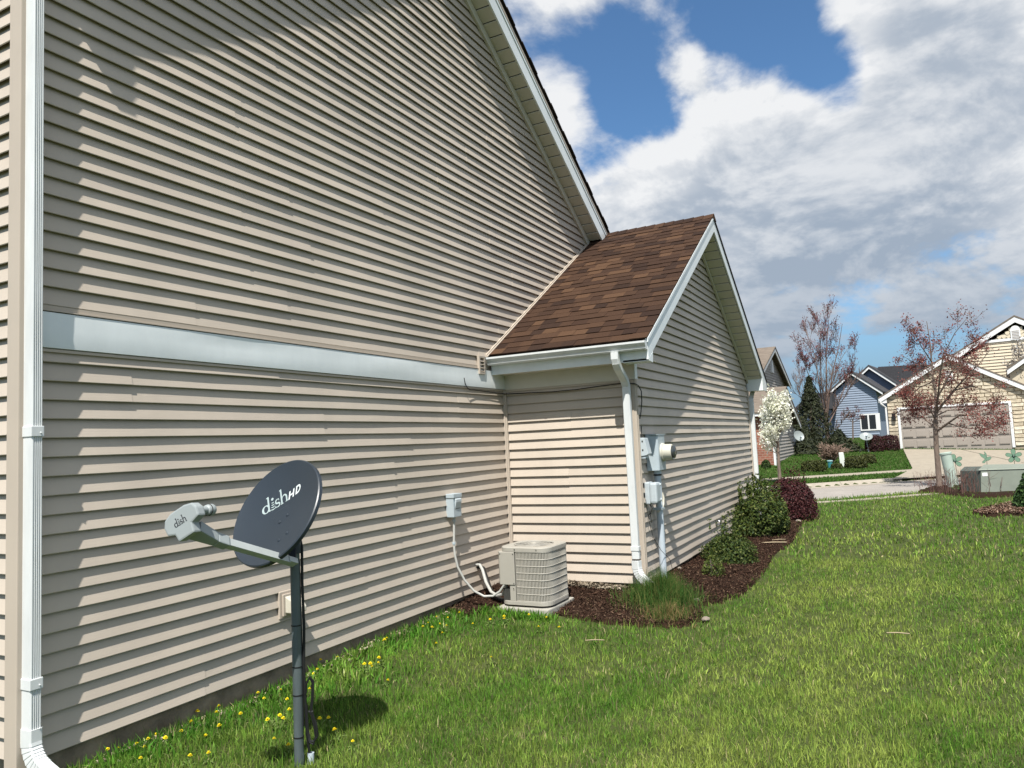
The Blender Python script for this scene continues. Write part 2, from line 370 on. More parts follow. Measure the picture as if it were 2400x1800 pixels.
# ================================================================ THE HOUSE
house = thing('house', (7.5, 3.0, 0.0), 'large tan vinyl-sided house with a brown-shingled gable wing, filling the left', 'house')
def rng_clip(poly, z):
    xs = []
    n = len(poly)
    for i in range(n):
        (x0, z0), (x1, z1) = poly[i], poly[(i+1) % n]
        if (z0-z)*(z1-z) <= 0 and abs(z1-z0) > 1e-9: xs.append(x0+(x1-x0)*(z-z0)/(z1-z0))
    return (min(xs), max(xs)) if len(xs) >= 2 else None
def boards(part, O, t, n, poly, zs, m, name='siding_board', plen=3.66, lap=LAP, pitch=PITCH, seed=1, stations=.45, join=None):
    """lapped boards: each course is cut into lengths that overlap; O origin, t along, n outward, poly (a,z) outline"""
    rr = random.Random(seed); t = np.asarray(t); n = np.asarray(n); O = np.asarray(O); pairoff = 0
    for ci, z in enumerate(zs):
        if ci % 2 == 0: pairoff = rr.uniform(.3, plen-.3)
        c0, c1 = rng_clip(poly, z+.003), rng_clip(poly, min(z+pitch*.96, max(q[1] for q in poly)-.002))
        if c0 is None: continue
        if c1 is None: c1 = ((c0[0]+c0[1])/2,)*2
        lo, hi = min(c0[0], c1[0]), max(c0[1], c1[1])
        js = [lo-1]; x = lo+pairoff-plen*math.ceil(pairoff/plen)
        while x < hi-.25:
            if x > lo+.25: js.append(x)
            x += plen
        js.append(hi+1)
        for k in range(len(js)-1):
            a0, a1 = js[k], js[k+1]+(.03 if k < len(js)-2 else 0)
            lift = .0034 if k % 2 == 0 else 0.0
            s0, s1 = max(a0, lo), min(a1, hi); ns = max(2, int((s1-s0)/stations)+1) if stations else 2
            prof = [(-.0105, min(.030, pitch*.28)), (-.0060, .0005), (-.002, 0.0), (0, .004), (-lap-.001, pitch*1.27)]
            ph = rr.uniform(0, 6); am = rr.uniform(.0006, .0019) if stations else 0
            vs = []
            for i in range(ns):
                f = i/(ns-1); wob = am*math.sin(ph+3.1*(s0+(s1-s0)*f))+lift
                for d, dz in prof:
                    q = c0 if dz < .05 else c1
                    a = np.clip(s0+(s1-s0)*f, max(q[0], a0), min(q[1], a1))
                    vs.append(O+t*a+n*(d+(wob if dz < .05 else 0))+np.array([0,0,z+dz]))
            fs = [(i*5+j, i*5+j+1, (i+1)*5+j+1, (i+1)*5+j) for i in range(ns-1) for j in range(4)]+[(0,1,2,3,4), tuple((ns-1)*5+j for j in (4,3,2,1,0))]
            if join is not None: join.add(vs, fs)
            else: mk(name, vs, fs, m, part)
# --- roof lines
def z_wing(x): return 4.748-.61*abs(x-10.63)
RIDGE_X = 5.95
def z_main(x): return 6.80-.63*(x-7.44)                       # right-hand slope of the main roof (top of shingles)
ZL0 = 5.45
def z_left(x): return ZL0+.656*(x-2.2)
RIDGE_X = (6.80+.63*7.44-ZL0+.656*2.2)/(.63+.656); RIDGE_Z = z_main(RIDGE_X)
OA, OC = .22, .27                                              # rake overhangs
EXPS = ZS+PITCH*np.arange(21)
# main gable wall: sheathing, then boards below and above the white band
MW = MB(); MW.prism([(XL+.03, .034, ZS+.01), (XB+.4, .034, ZS+.01), (XB+.4, .034, 2.5), (10.9, .034, 4.3), (RIDGE_X, .034, RIDGE_Z-.4), (XL+.03, .034, ZL0-.3)], (0, .15, 0))
wallA = MW.build('wall', SIDED, house); wallA['label'] = 'long gable wall of tan lapped siding'
ZB0, ZB1 = 2.258, 2.450
lowA = [(XL+.075, .1), (XB-.012, .1), (XB-.012, ZB0-.012), (XL+.075, ZB0-.012)]
boards(wallA, (0,0,0), (1,0,0), (0,-1,0), lowA, EXPS, SIDING, seed=3)
topc = on_axis(102.8, 713, 1, 0)[2]
soff = lambda x: z_main(x)-.47
upA = [(XL+.075, topc-.001), (7.02, topc-.001), (10.36, 4.52+.06), (RIDGE_X, RIDGE_Z-.5), (XL+.075, ZL0-.25)]
# right-hand outline follows the wing's roof line, then the rake soffit
upA = [(XL+.075, topc-.001), (6.97, topc-.001), (10.34, 4.553), (RIDGE_X, soff(RIDGE_X)), (XL+.075, z_left(XL)-.45)]
boards(wallA, (0,0,0), (1,0,0), (0,-1,0), upA, topc+PITCH*np.arange(0, 42), SIDING, seed=8)
# band, slightly buckled sheet metal
bn = MB(); nb = 26
xs = np.linspace(XL+.075, XB-.001, nb)
vs = []
for i, x in enumerate(xs):
    w = .004*math.sin(x*2.1)+.003*math.sin(x*5.3+1)
    for d, z in [(.012,ZB0-.004),(-.012,ZB0),(-.016,ZB0+.05),(-.014+w*.8,ZB0+.10),(-.013+w*.5,ZB1-.03),(-.012,ZB1),(.012,ZB1+.004)]: vs.append((x, d, z))
bn.add(vs, [(i*7+j, i*7+j+1, (i+1)*7+j+1, (i+1)*7+j) for i in range(nb-1) for j in range(6)]); bo = bn.build('band_board', TRIMW, house, True); bo['label'] = 'glossy white sheet metal band across the gable wall'
MB().box((XL+.075,-.006,ZB0-.022),(XB-.012,.02,ZB0-.006)).build('band_drip', SIDED, house)
MB().box((XL+.075,-.004,ZB1+.012),(6.99,.02,topc-.002)).box((XL+.075,-.016,ZB1+.006),(6.99,.02,ZB1+.0115)).build('starter_strip', SIDED, house)
# wall facing the camera (wing side)
WB = MB().prism([(XB+.034, .02, ZS+.01), (XB+.034, YC+.03, ZS+.01), (XB+.034, YC+.03, 2.6), (XB+.034, .02, 2.6)], (.15, 0, 0)).build('wall', SIDED, house)
WB['label'] = 'short sunlit wall of the wing'
boards(WB, (XB,0,0), (0,-1,0), (-1,0,0), [(.024,.1),(-YC-.05,.1),(-YC-.05,2.24),(.024,2.24)], EXPS, SIDING, seed=5)
# gable wall of the wing
WC = MB().prism([(XB+.03, YC+.034, ZS+.01), (XC-.03, YC+.034, ZS+.01), (XC-.03, YC+.034, 2.5), (10.63, YC+.034, 4.45), (XB+.03, YC+.034, 2.5)], (0, .15, 0)).build('wall', SIDED, house)
WC['label'] = 'gable end wall of the wing'
sof_c = lambda x: z_wing(x)-.30
boards(WC, (0,YC,0), (1,0,0), (0,-1,0), [(XB+.05,.1),(XC-.05,.1),(XC-.05,sof_c(XC)),(10.63,sof_c(10.63)),(XB+.05,sof_c(XB))], ZS+PITCH*np.arange(46), SIDING, seed=12)
# wall round the near left corner
WD = MB().prism([(XL+.034, .03, ZS+.02), (XL+.034, 7, ZS+.02), (XL+.034, 7, 4.9), (XL+.034, .03, 4.9)], (.12, 0, 0)).build('wall', SIDED, house)
WD['label'] = 'sunlit side wall at the left edge'
boards(WD, (XL,0,0), (0,1,0), (-1,0,0), [(.10,.1),(3.2,.1),(3.2,4.8),(.10,4.8)], ZS+.02+PITCH*np.arange(46), SIDING, seed=21, plen=9)
# foundation
fo = MB(); fo.box((XL+.05,.035,-.4),(XB+.3,.3,ZS+.002)); fo.box((XB+.035,YC+.035,-.4),(XB+.3,.03,ZS+.002)); fo.box((XB+.301,YC+.036,-.4),(XC-.03,YC+.3,ZS+.002)); fo.box((XL+.051,.301,-.4),(XL+.3,7,ZS+.002))
fo.build('foundation', FOUND, house)
# corner posts
def post(name, lo, hi): return MB().box(lo, hi).build(name, SIDED, house, False, .006)
post('corner_post', (XL-.008,-.012,.02), (XL+.078,.095,4.9))
c = MB().box((XB-.012,YC-.012,ZS-.03),(XB+.055,YC+.062,2.247)); c.box((XB-.018,YC+.012,ZS-.03),(XB-.01,YC+.036,2.247)); c.box((XB+.012,YC-.018,ZS-.03),(XB+.036,YC-.01,2.247)); c.build('corner_post', SIDED, house, False, .003)
MB().box((XC-.055,YC-.012,ZS-.03),(XC+.012,YC+.06,2.40)).build('corner_post', SIDED, house, False, .004)
MB().box((XB-.024,-.028,ZS-.02),(XB+.01,.01,2.252)).box((XB-.033,-.012,ZS-.02),(XB-.022,.012,2.252)).build('inside_corner_post', SIDED, house, False, .002)
# frieze of the wing's eave, upper part of the corner post in white
MB().box((XB-.016,YC-.016,2.25),(XB+.02,-.013,2.436)).build('frieze_board', CREAM, house, False, .003)
MB().box((XB-.02,YC-.02,2.252),(XB+.06,YC-.0165,2.45)).build('frieze_corner', TRIMW, house, False, .003)
MB().box((XB-.012,YC+.06,2.226),(XB+.012,-.02,2.2495)).build('frieze_trim', SIDED, house)
# --- wing roof: deck, shingles
ex, ez = 7.150, z_wing(7.150); sl = math.hypot(1, .61); U = np.array([1,0,.61])/sl; Nn = np.array([-.61,0,1])/sl
dk = MB()
def slope_slab(x0, x1, y0, y1, up, dn, side=1, zf=z_wing):
    return MB().hexa([(x0,y0,zf(x0)-dn),(x1,y0,zf(x1)-dn),(x1,y1,zf(x1)-dn),(x0,y1,zf(x0)-dn),(x0,y0,zf(x0)-up),(x1,y0,zf(x1)-up),(x1,y1,zf(x1)-up),(x0,y1,zf(x0)-up)])
roofW = slope_slab(7.17, 10.63, YC-OC, .02, .012, .05).build('roof', SHINGB, house); roofW['label'] = 'brown architectural shingle roof of the wing'
slope_slab(10.6305, 14.17, YC-OC, 6, .004, .05).build('roof_slope', SHINGB, house)
LEN = 3.48*sl; ncr = 29; exq = LEN/ncr
shm = []
for wd in (.12,.15,.18,.215,.26):
    mb = MB().hexa([(-wd/2,0,0),(wd/2,0,0),(wd/2,exq+.02,-.006),(-wd/2,exq+.02,-.006),(-wd/2,0,.011),(wd/2,0,.011),(wd/2,exq+.02,.004),(-wd/2,exq+.02,.004)])
    shm.append((wd, mesh_of('shingle', mb.v, mb.f, SHING)))
rs = random.Random(5); first = True
for i in range(ncr):
    y = YC-OC-.004; base = np.array([ex, 0, ez])+U*(i*exq-.012)
    yend = -.006
    while y < yend-.02:
        wd, me = shm[rs.choices(range(5), (1,3,4,3,1))[0]]
        if y+wd > yend:
            wd, me = shm[min(range(5), key=lambda k: abs(shm[k][0]-(yend-y)))]
        o = bpy.data.objects.new('shingle', me); COL.objects.link(o); o.parent = roofW
        c = base+np.array([0, y+min(wd, yend-y)/2, 0])+Nn*(-.006+rs.choice((0,0,.004,.0045)))
        sc = min(1, (yend-y)/wd)
        o.matrix_local = Matrix(((0,U[0],-Nn[0]*-1,c[0]),(sc,0,0,c[1]),(0,U[2],Nn[2],c[2]),(0,0,0,1)))
        y += wd
# ridge caps
for i in range(13):
    y0 = YC-OC-.01+i*.143
    if y0 > -.05: break
    q = MB(); y1 = y0+.17; zr = 4.748
    q.add([(10.63-.13,y0,zr-.13*.61+.012),(10.63,y0,zr+.022),(10.63+.13,y0,zr-.13*.61+.012),(10.63-.13,y1,zr-.13*.61+.004),(10.63,y1,zr+.012),(10.63+.13,y1,zr-.13*.61+.004)], [(0,1,4,3),(1,2,5,4),(0,2,1)])
    q.build('ridge_cap', SHING, roofW)
# step flashing trim where the roof meets the gable wall
fl = MB(); x0, x1 = 7.10, 10.29
for (d0, d1, h0, h1) in ((-.012,.01,.012,.030),(-.024,.006,.004,.012)):
    fl.hexa([(x0,d0,z_wing(x0)+h0),(x1,d0,z_wing(x1)+h0),(x1,d1,z_wing(x1)+h0),(x0,d1,z_wing(x0)+h0),(x0,d0,z_wing(x0)+h1),(x1,d0,z_wing(x1)+h1),(x1,d1,z_wing(x1)+h1),(x0,d1,z_wing(x0)+h1)])
fl.build('roof_wall_trim', SIDED, house)
# --- wing eave: fascia, soffit, gutter
FX = 7.205; YR0 = YC-OC
MB().box((FX,YC-OC+.02,2.405),(FX+.022,-.005,2.60)).build('eave_fascia', TRIMW, house)
MB().box((FX+.023,YR0+.03,2.412),(XB+.02,-.006,2.42)).build('eave_soffit', CREAM, house)
gp = [(0,0),(-.075,0),(-.085,.012),(-.088,.03),(-.108,.055),(-.115,.065),(-.115,.085),(-.108,.085),(-.104,.068),(-.080,.032),(-.076,.008),(0,.008)]
g = MB(); yA, yB = -.004, YC-OC+.01
g.sweep([(a,b) for a,b in gp], [(FX,yA,2.506),(FX,yB,2.506)], [((1,0,0),(0,0,1))]*2)
gut = g.build('gutter', GUTW, house)
MB().prism([(FX-.001+a,yB-.003,2.506+b) for a,b in [(0,0),(-.075,0),(-.088,.03),(-.115,.065),(-.115,.088),(0,.088)]],(0,.003,0)).build('end_cap', GUTW, gut)
for yj in (-.62,): MB().sweep([(a*1.02-.001,b) for a,b in gp], [(FX,yj,2.5055),(FX,yj-.02,2.5055)], [((1,0,0),(0,0,1))]*2).build('gutter_joint', GUTW, gut)
# --- rake boards of the wing
def rake(zf, x0, x1, y, top, dep, m, name, th=.022):
    return MB().hexa([(x0,y,zf(x0)-dep),(x1,y,zf(x1)-dep),(x1,y+th,zf(x1)-dep),(x0,y+th,zf(x0)-dep),(x0,y,zf(x0)-top),(x1,y,zf(x1)-top),(x1,y+th,zf(x1)-top),(x0,y+th,zf(x0)-top)]).build(name, m, house)
YR = YC-OC
rake(z_wing, FX-.02, 10.6295, YR+.004, .052, .235, TRIMW, 'rake_fascia')
rake(z_wing, 10.6305, 14.15, YR+.004, .052, .235, TRIMW, 'rake_fascia')
rake(z_wing, 7.16, 10.6295, YR-.008, .014, .05, TRIMW, 'rake_drip_edge', .03)
rake(z_wing, 10.6305, 14.17, YR-.008, .014, .05, SHINGB, 'rake_drip_edge', .03)
# rake soffits: separate ribbed panels
def soffit(zf, x0, x1, ya, yb, dz, name, m=CREAM, w=.152):
    s = MB().hexa([(x0,ya,zf(x0)-dz+.012),(x1,ya,zf(x1)-dz+.012),(x1,yb,zf(x1)-dz+.012),(x0,yb,zf(x0)-dz+.012),(x0,ya,zf(x0)-dz+.02),(x1,ya,zf(x1)-dz+.02),(x1,yb,zf(x1)-dz+.02),(x0,yb,zf(x0)-dz+.02)]).build(name, DARKGAP, house)
    x = min(x0, x1); e = max(x0, x1)
    while x < e-.02:
        a, b = x, min(x+w-.011, e)
        MB().hexa([(a,ya,zf(a)-dz),(b,ya,zf(b)-dz+.007),(b,yb,zf(b)-dz+.007),(a,yb,zf(a)-dz),(a,ya,zf(a)-dz+.01),(b,ya,zf(b)-dz+.01),(b,yb,zf(b)-dz+.01),(a,yb,zf(a)-dz+.01)]).build('soffit_panel', m, s)
        x += w
soffit(z_wing, 10.635, 13.98, YR+.027, YC-.002, .262, 'rake_soffit')
soffit(z_wing, 7.28, 10.625, YR+.027, YC-.002, .262, 'rake_soffit', w=.30)
def frieze(zf, x0, x1, y, d0, d1, m, name, th=.03): return rake(zf, x0, x1, y, d0, d1, m, name, th)
frieze(z_wing, 10.635, XC+.05, YC-.028, .266, .325, CREAM, 'rake_trim')
frieze(z_wing, XB, 10.625, YC-.028, .266, .325, CREAM, 'rake_trim')
# boxed eave returns
MB().prism([(FX,YR+.003,2.40),(XB-.17,YR+.003,2.388),(XB-.15,YR+.003,z_wing(XB-.15)-.236),(FX,YR+.003,z_wing(FX)-.236)],(0,.275,0)).build('eave_return', TRIMW, house)
xr = 14.055
MB().prism([(xr,YR+.003,2.385),(XC-.02,YR+.003,2.385),(XC-.02,YR+.003,z_wing(XC-.02)-.236),(xr,YR+.003,z_wing(xr)-.236)],(0,.272,0)).build('eave_return', TRIMW, house)
MB().box((xr-.001,YR+.02,2.40),(xr+.02,6,2.58)).build('eave_fascia', TRIMW, house)
MB().box((XC+.001,YC+.02,2.40),(xr-.002,6,2.408)).build('eave_soffit', CREAM, house)
MB().box((xr+.021,YR+.01,2.49),(xr+.12,6,2.58)).build('gutter', GUTW, house)
MB().box((XC-.02,YC+.3,-.2),(XC-.01,6,2.42)).build('wall', SIDED, house)
# --- main roof: slabs, rake fascia, soffit
slope_slab(RIDGE_X+.0005, 10.9, -OA, 7, 0, .06, zf=z_main).build('main_roof', SHINGB, house)
slope_slab(XL-.07, RIDGE_X-.0005, -OA, 7, 0, .06, zf=z_left).build('main_roof', SHINGB, house)
for i in range(26):                                     # ragged shingle ends along the visible rake
    x = RIDGE_X+.2+i*.19
    if x+.17 > 10.75: break
    MB().hexa([(x,-OA-.018-.006*(i%3),z_main(x)-.004),(x+.188,-OA-.018-.006*(i%3),z_main(x+.188)-.004),(x+.188,-OA+.1,z_main(x+.188)-.004),(x,-OA+.1,z_main(x)-.004),
               (x,-OA-.018-.006*(i%3),z_main(x)+.016),(x+.188,-OA-.018-.006*(i%3),z_main(x+.188)+.008),(x+.188,-OA+.1,z_main(x+.188)+.008),(x,-OA+.1,z_main(x)+.016)]).build('rake_shingle', SHINGB, house)
XE = 10.40
rake(z_main, RIDGE_X, 10.66, -OA-.006, .062, .10, SIDED, 'rake_drip_edge', .03)
rake(z_main, RIDGE_X, 10.60, -OA-.002, .101, .145, TRIMW, 'rake_shingle_mould', .03)
rake(z_main, RIDGE_X, 10.52, -OA+.006, .146, .345, TRIMW, 'rake_fascia')
soffit(z_main, RIDGE_X+.01, 10.36, -OA+.029, -.02, .352, 'rake_soffit', w=.152)
frieze(z_main, RIDGE_X, 10.36, -.022, .356, .47, CREAM, 'rake_trim', .032)
rake(z_left, XL-.06, RIDGE_X, -OA+.004, .062, .345, TRIMW, 'rake_fascia')
soffit(z_left, XL, RIDGE_X, -OA+.027, .022, .352, 'rake_soffit', w=.4)
MB().box((XL-.075,-OA+.004,4.80),(XL+.03,.02,5.12)).build('eave_return', TRIMW, house)
MB().box((XL-.07,.021,5.0),(XL+.01,6,5.12)).build('gutter', GUTW, house)
# --- downspouts
def rect_prof(w, d, n=0):
    a, b, c = w/2, d/2, .008
    return [(-a+c,-b),(a-c,-b),(a,-b+c),(a,b-c),(a-c,b),(-a+c,b),(-a,b-c),(-a,-b+c)]
def rib_prof(w, d):                                    # corrugated front, side smooth
    a, b = w/2, d/2; pts = [(-a,b),(-a,-b+.006),(-a+.006,-b)]
    k = 4; w0 = w-.016
    for i in range(k):
        x = -a+.008+w0*i/k
        pts += [(x+.002,-b),(x+w0/k*.35,-b+.0045),(x+w0/k*.65,-b+.0045),(x+w0/k*.95,-b)]
    return pts+[(a-.004,-b),(a,-b+.006),(a,b)]
dx, dy = 2.270, -.0445
ds = MB().sweep(rib_prof(.056,.083), [(dx,dy,4.85),(dx,dy,.30)], [((1,0,0),(0,1,0))]*2).build('downspout', GUTW, house); ds['label'] = 'tall white corrugated downspout at the near left corner'
def elbow(cx, cy, ztop, out, w, d, m, parent, lift=.0, name='elbow', length=.16, ang=68):
    out = np.array(out, float); out /= np.linalg.norm(out); side = np.array([-out[1], out[0], 0]); pts = []; fr = []
    p = np.array([cx, cy, ztop+.06]); n = 7
    for i in range(2): pts.append(p.copy()); fr.append((side, -out if True else out)); p = p-np.array([0,0,.06])
    p = np.array([cx, cy, ztop]); 
    for i in range(n):
        a = math.radians(ang)*(i+1)/n; dirv = np.array([0,0,-1])*math.cos(a)+out*math.sin(a); p = p+dirv*.024
        nn = -(out*math.cos(a)+np.array([0,0,1])*math.sin(a)); pts.append(p.copy()); fr.append((side, nn))
        pts.append(p+dirv*.003); fr.append((side*.94, nn*.92))
    dirv = np.array([0,0,-1])*math.cos(math.radians(ang))+out*math.sin(math.radians(ang)); pts.append(p+dirv*length); fr.append(fr[-2])
    return MB().sweep(rect_prof(w, d), pts, fr).build(name, m, parent, False, 0)
elbow(dx, dy-.003, .27, (0,-1,0), .066, .090, GUTW, ds, length=.10)
for z in (.52, 1.78): MB().box((dx-.033,dy-.047,z),(dx+.033,-.004,z+.055)).build('strap', GUTW, ds, False, .004)
for z in (.33,.54,1.80): MB().lathe([(.004,0),(.004,.004),(.002,.006)], (dx+.014,dy-.0475,z), (0,-1,0), 8).build('screw', GUTW, ds)
# wing downspout with its offset at the top
dy2 = -1.478; dX = 7.405
pts = [(7.135,-1.472,2.505),(7.135,-1.472,2.44),(7.15,-1.474,2.40),(7.20,-1.475,2.352),(7.30,-1.476,2.285),(7.365,-1.477,2.24),(dX,-1.478,2.18),(dX,dy2,2.12),(dX,dy2,.42)]
fr = []
for i in range(len(pts)):
    t = np.array(pts[min(i+1,len(pts)-1)])-np.array(pts[max(i-1,0)]); t /= np.linalg.norm(t); s = np.array([0,1.,0]); fr.append((s, np.cross(t, s)))
ds2 = MB().sweep(rect_prof(.078,.062), pts, fr).build('downspout', GUTW, house); ds2['label'] = 'white downspout on the corner of the wing'
for k in range(7):
    q = np.array([7.152+.014*k,-1.474,2.408-.012*k]); MB().obox(q+np.array([-.026,0,-.02]), (0,1,0), (.75,0,-.66), (.66,0,.75), .030, .0022, .005).build('crimp', GUTW, ds2)
elbow(dX, dy2, .34, (-.28,-1,0), .070, .086, GUTW, ds2, length=.11, ang=60)
MB().box((dX-.036,dy2-.043,.50),(dX+.036,dy2+.043,.545)).build('strap', GUTW, ds2, False, .003)
dr = MB().sweep(rect_prof(.07,.08), [(XC+.055,YC-.035,2.20),(XC+.055,YC-.035,.1)], [((1,0,0),(0,1,0))]*2).build('downspout', GUTW, house)
dr['label'] = 'white downspout at the far corner of the wing'
MB().sweep(rect_prof(.07,.08), [(xr+.06,YC-.035,2.5),(xr+.04,YC-.035,2.42),(XC+.09,YC-.035,2.28),(XC+.055,YC-.035,2.2)], [((.8,0,.6),(0,1,0))]*4).build('offset', GUTW, dr)
# --- louvred wall vent beside the gutter
a, b = (6.91, 2.585), (7.02, 2.415)
vt = MB()
for (x0_, x1_, z0_, z1_) in ((6.905,6.925,2.40,2.595),(7.005,7.025,2.40,2.595),(6.925,7.005,2.40,2.42),(6.925,7.005,2.575,2.595)): vt.box((x0_,-.03,z0_),(x1_,0,z1_))
vo = vt.build('wall_vent', SIDED, house); vo['label'] = 'small tan louvred vent beside the gutter end'
for k in range(4): MB().obox((6.965,-.018,2.437+k*.036), (1,0,0), (0,.8,.6), (0,-.6,.8), .040, .016, .002).build('louvre', SIDED, vo)
# --- black cable tacked below the frieze
def wire(name, pts, r, m, parent, n=6): return MB().tube(pts, r, n).build(name, m, parent, True)
wire('cable', [(6.60,-.015,2.34),(6.61,-.02,2.28),(6.635,-.03,2.235),(6.70,-.02,2.22),(6.8,-.012,2.223),(7.1,-.012,2.215),(7.45,-.02,2.205),(7.47,-.06,2.203),(7.468,-.3,2.196),(7.468,-.6,2.187),(7.468,-.9,2.19),(7.468,-1.15,2.205),(7.468,-1.4,2.215),(7.46,YC-.02,2.20),(7.53,YC-.03,2.185),(7.62,YC-.03,2.13),(7.64,YC-.022,2.02),(7.60,YC-.014,1.88),(7.58,YC-.008,1.84)], .0055, BLACK, house)
wire('cable', [(7.62,YC-.006,1.76),(7.60,YC-.012,1.70),(7.59,YC-.012,1.62)], .005, BLACK, house)

# ================================================================ THINGS ON AND BY THE WALLS
# --- air conditioner on its slab
AX0, AX1, AY0, AY1, AZ0, AZ1 = 6.405, 6.915, -.955, -.445, .115, .655
padz = float(ground_z(6.65,-.7)); pad = MB().box((6.36,-.965,padz-.05),(6.97,-.42,AZ0-.018)).build('concrete_pad', PADM, None, False, .012)
tag(pad, 'pale concrete slab under the air conditioner', 'slab')
ac = thing('air_conditioner', (6.675,-.715,AZ0), 'beige outdoor air conditioner with louvred rounded sides beside the downspout', 'air conditioner')
def rrect(x0, x1, y0, y1, r, n=6):
    out = []
    for cx, cy, a0 in ((x1-r,y1-r,0),(x0+r,y1-r,90),(x0+r,y0+r,180),(x1-r,y0+r,270)):
        for i in range(n+1):
            a = math.radians(a0+90*i/n); out.append((cx+r*math.cos(a), cy+r*math.sin(a)))
    return out
def slab_rr(x0, x1, y0, y1, z0, z1, r): return MB().prism([(x, y, z0) for x, y in rrect(x0, x1, y0, y1, r)], (0,0,z1-z0))
slab_rr(AX0-.008, AX1+.008, AY0-.008, AY1+.008, AZ0, AZ0+.035, .11).build('base_pan', ACB, ac, False, .004)
slab_rr(AX0+.03, AX1-.03, AY0+.03, AY1-.05, AZ0+.035, AZ1-.04, .10).build('coil', ACD, ac)
# top cover with a fan opening: ring between rounded square and circle
top = MB(); outer = rrect(AX0-.008, AX1+.008, AY0-.008, AY1+.008, .11, 7); n = len(outer); cx, cy, rf = (AX0+AX1)/2, (AY0+AY1)/2, .195
vs = []
for z in (AZ1-.042, AZ1-.008): vs += [(x, y, z) for x, y in outer]
vs += [(cx+(x-cx)*.975, cy+(y-cy)*.975, AZ1) for x, y in outer]
ang = [math.atan2(y-cy, x-cx) for x, y in outer]
vs += [(cx+rf*1.1*math.cos(a), cy+rf*1.1*math.sin(a), AZ1+.003) for a in ang]
vs += [(cx+rf*math.cos(a), cy+rf*math.sin(a), AZ1-.002) for a in ang]
vs += [(cx+rf*math.cos(a), cy+rf*math.sin(a), AZ1-.07) for a in ang]
top.add(vs, [(k*n+i, k*n+(i+1)%n, (k+1)*n+(i+1)%n, (k+1)*n+i) for k in range(5) for i in range(n)]); tp = top.build('top_cover', ACB, ac, True)
# fan guard: rings and spokes
fg = MB()
for rr_ in (.03,.06,.09,.12,.15,.18,.193):
    fg.tube([(cx+rr_*math.cos(a), cy+rr_*math.sin(a), AZ1+.004) for a in np.linspace(0, 2*math.pi, 25)], .0022, 4, False)
for k in range(8):
    a = k*math.pi/4; fg.tube([(cx+.02*math.cos(a),cy+.02*math.sin(a),AZ1+.006),(cx+.195*math.cos(a),cy+.195*math.sin(a),AZ1+.004)], .0025, 4)
fg.lathe([(.03,0),(.03,.006),(.012,.014)], (cx,cy,AZ1+.002), (0,0,1), 12); fg.build('fan_guard', ACB, ac)
fn = MB()
for k in range(3):
    a = 2*math.pi*k/3; d = np.array([math.cos(a), math.sin(a), 0]); e = np.array([-d[1], d[0], 0])
    fn.add([np.array([cx,cy,AZ1-.06])+d*.03+e*.02, np.array([cx,cy,AZ1-.075])+d*.19+e*.08, np.array([cx,cy,AZ1-.05])+d*.19-e*.06, np.array([cx,cy,AZ1-.05])+d*.03-e*.02], [(0,1,2,3)])
fn.build('fan_blades', ACD, ac)
# louvred guard: upright wires plus rounded horizontal bars round the visible sides
per = rrect(AX0, AX1, AY0, AY1, .10, 6)
per = per[7*1+3:]+per[:7*1+3]
def per_pts(n):
    P = [np.array(p) for p in per+[per[0]]]; seg = [np.linalg.norm(P[i+1]-P[i]) for i in range(len(P)-1)]; Ls = np.concatenate([[0], np.cumsum(seg)]); out = []
    for d in np.linspace(0, Ls[-1], n, endpoint=False):
        i = min(np.searchsorted(Ls, d, 'right')-1, len(seg)-1); f = (d-Ls[i])/seg[i]; out.append(P[i]+(P[i+1]-P[i])*f)
    return out
PP = per_pts(128)
lv = MB()
for (x, y) in PP:
    if y > -.615 and x < 6.68: continue                 # the service corner has no louvres
    nx, ny = x-cx, y-cy; l = math.hypot(nx, ny); nx, ny = nx/l, ny/l
    lv.obox((x-nx*.004, y-ny*.004, (AZ0+AZ1)/2), (nx,ny,0), (-ny,nx,0), (0,0,1), .007, .0043, (AZ1-AZ0)/2-.04)
lv.build('louvre_slats', ACB, ac)
for k in range(8):
    z = AZ0+.038+k*(AZ1-AZ0-.085)/7
    pts = [(x, y, z) for x, y in PP if not (y > -.615 and x < 6.68)]
    i0 = max(range(len(pts)), key=lambda i: math.dist(pts[i], pts[i-1])); pts = pts[i0:]+pts[:i0]
    ct = [(p[0]+(p[0]-cx)*.008, p[1]+(p[1]-cy)*.008, p[2]) for p in pts]
    MB().tube(ct, .0048, 6).build('guard_bar', ACB, ac, True)
# service panel at the left and the slimmer post below it
MB().prism([(AX0-.012,-.612,.30),(AX0-.012,-.450,.30),(AX0+.03,-.420,.30),(6.68,-.420,.30),(6.68,-.612,.30)],(0,0,AZ1-.045-.30)).build('service_panel', ACB, ac, False, .006)
MB().prism([(AX0-.004,-.612,AZ0+.035),(AX0-.004,-.552,AZ0+.035),(AX0+.05,-.53,AZ0+.035),(AX0+.05,-.612,AZ0+.035)],(0,0,.15)).build('lower_post', ACB, ac, False, .003)
for y, z in ((-.60,.59),(-.60,.315),(-.46,.59),(-.595,.27),(-.85,.635),(-.62,.635)): MB().lathe([(.005,0),(.005,.003),(.002,.005)], (AX0-.012,y,z), (-1,0,0), 8).build('screw', DARKGAP, ac)
MB().box((6.42,-.55,AZ0+.036),(6.66,-.47,.26)).build('valve_recess', ACD, ac)
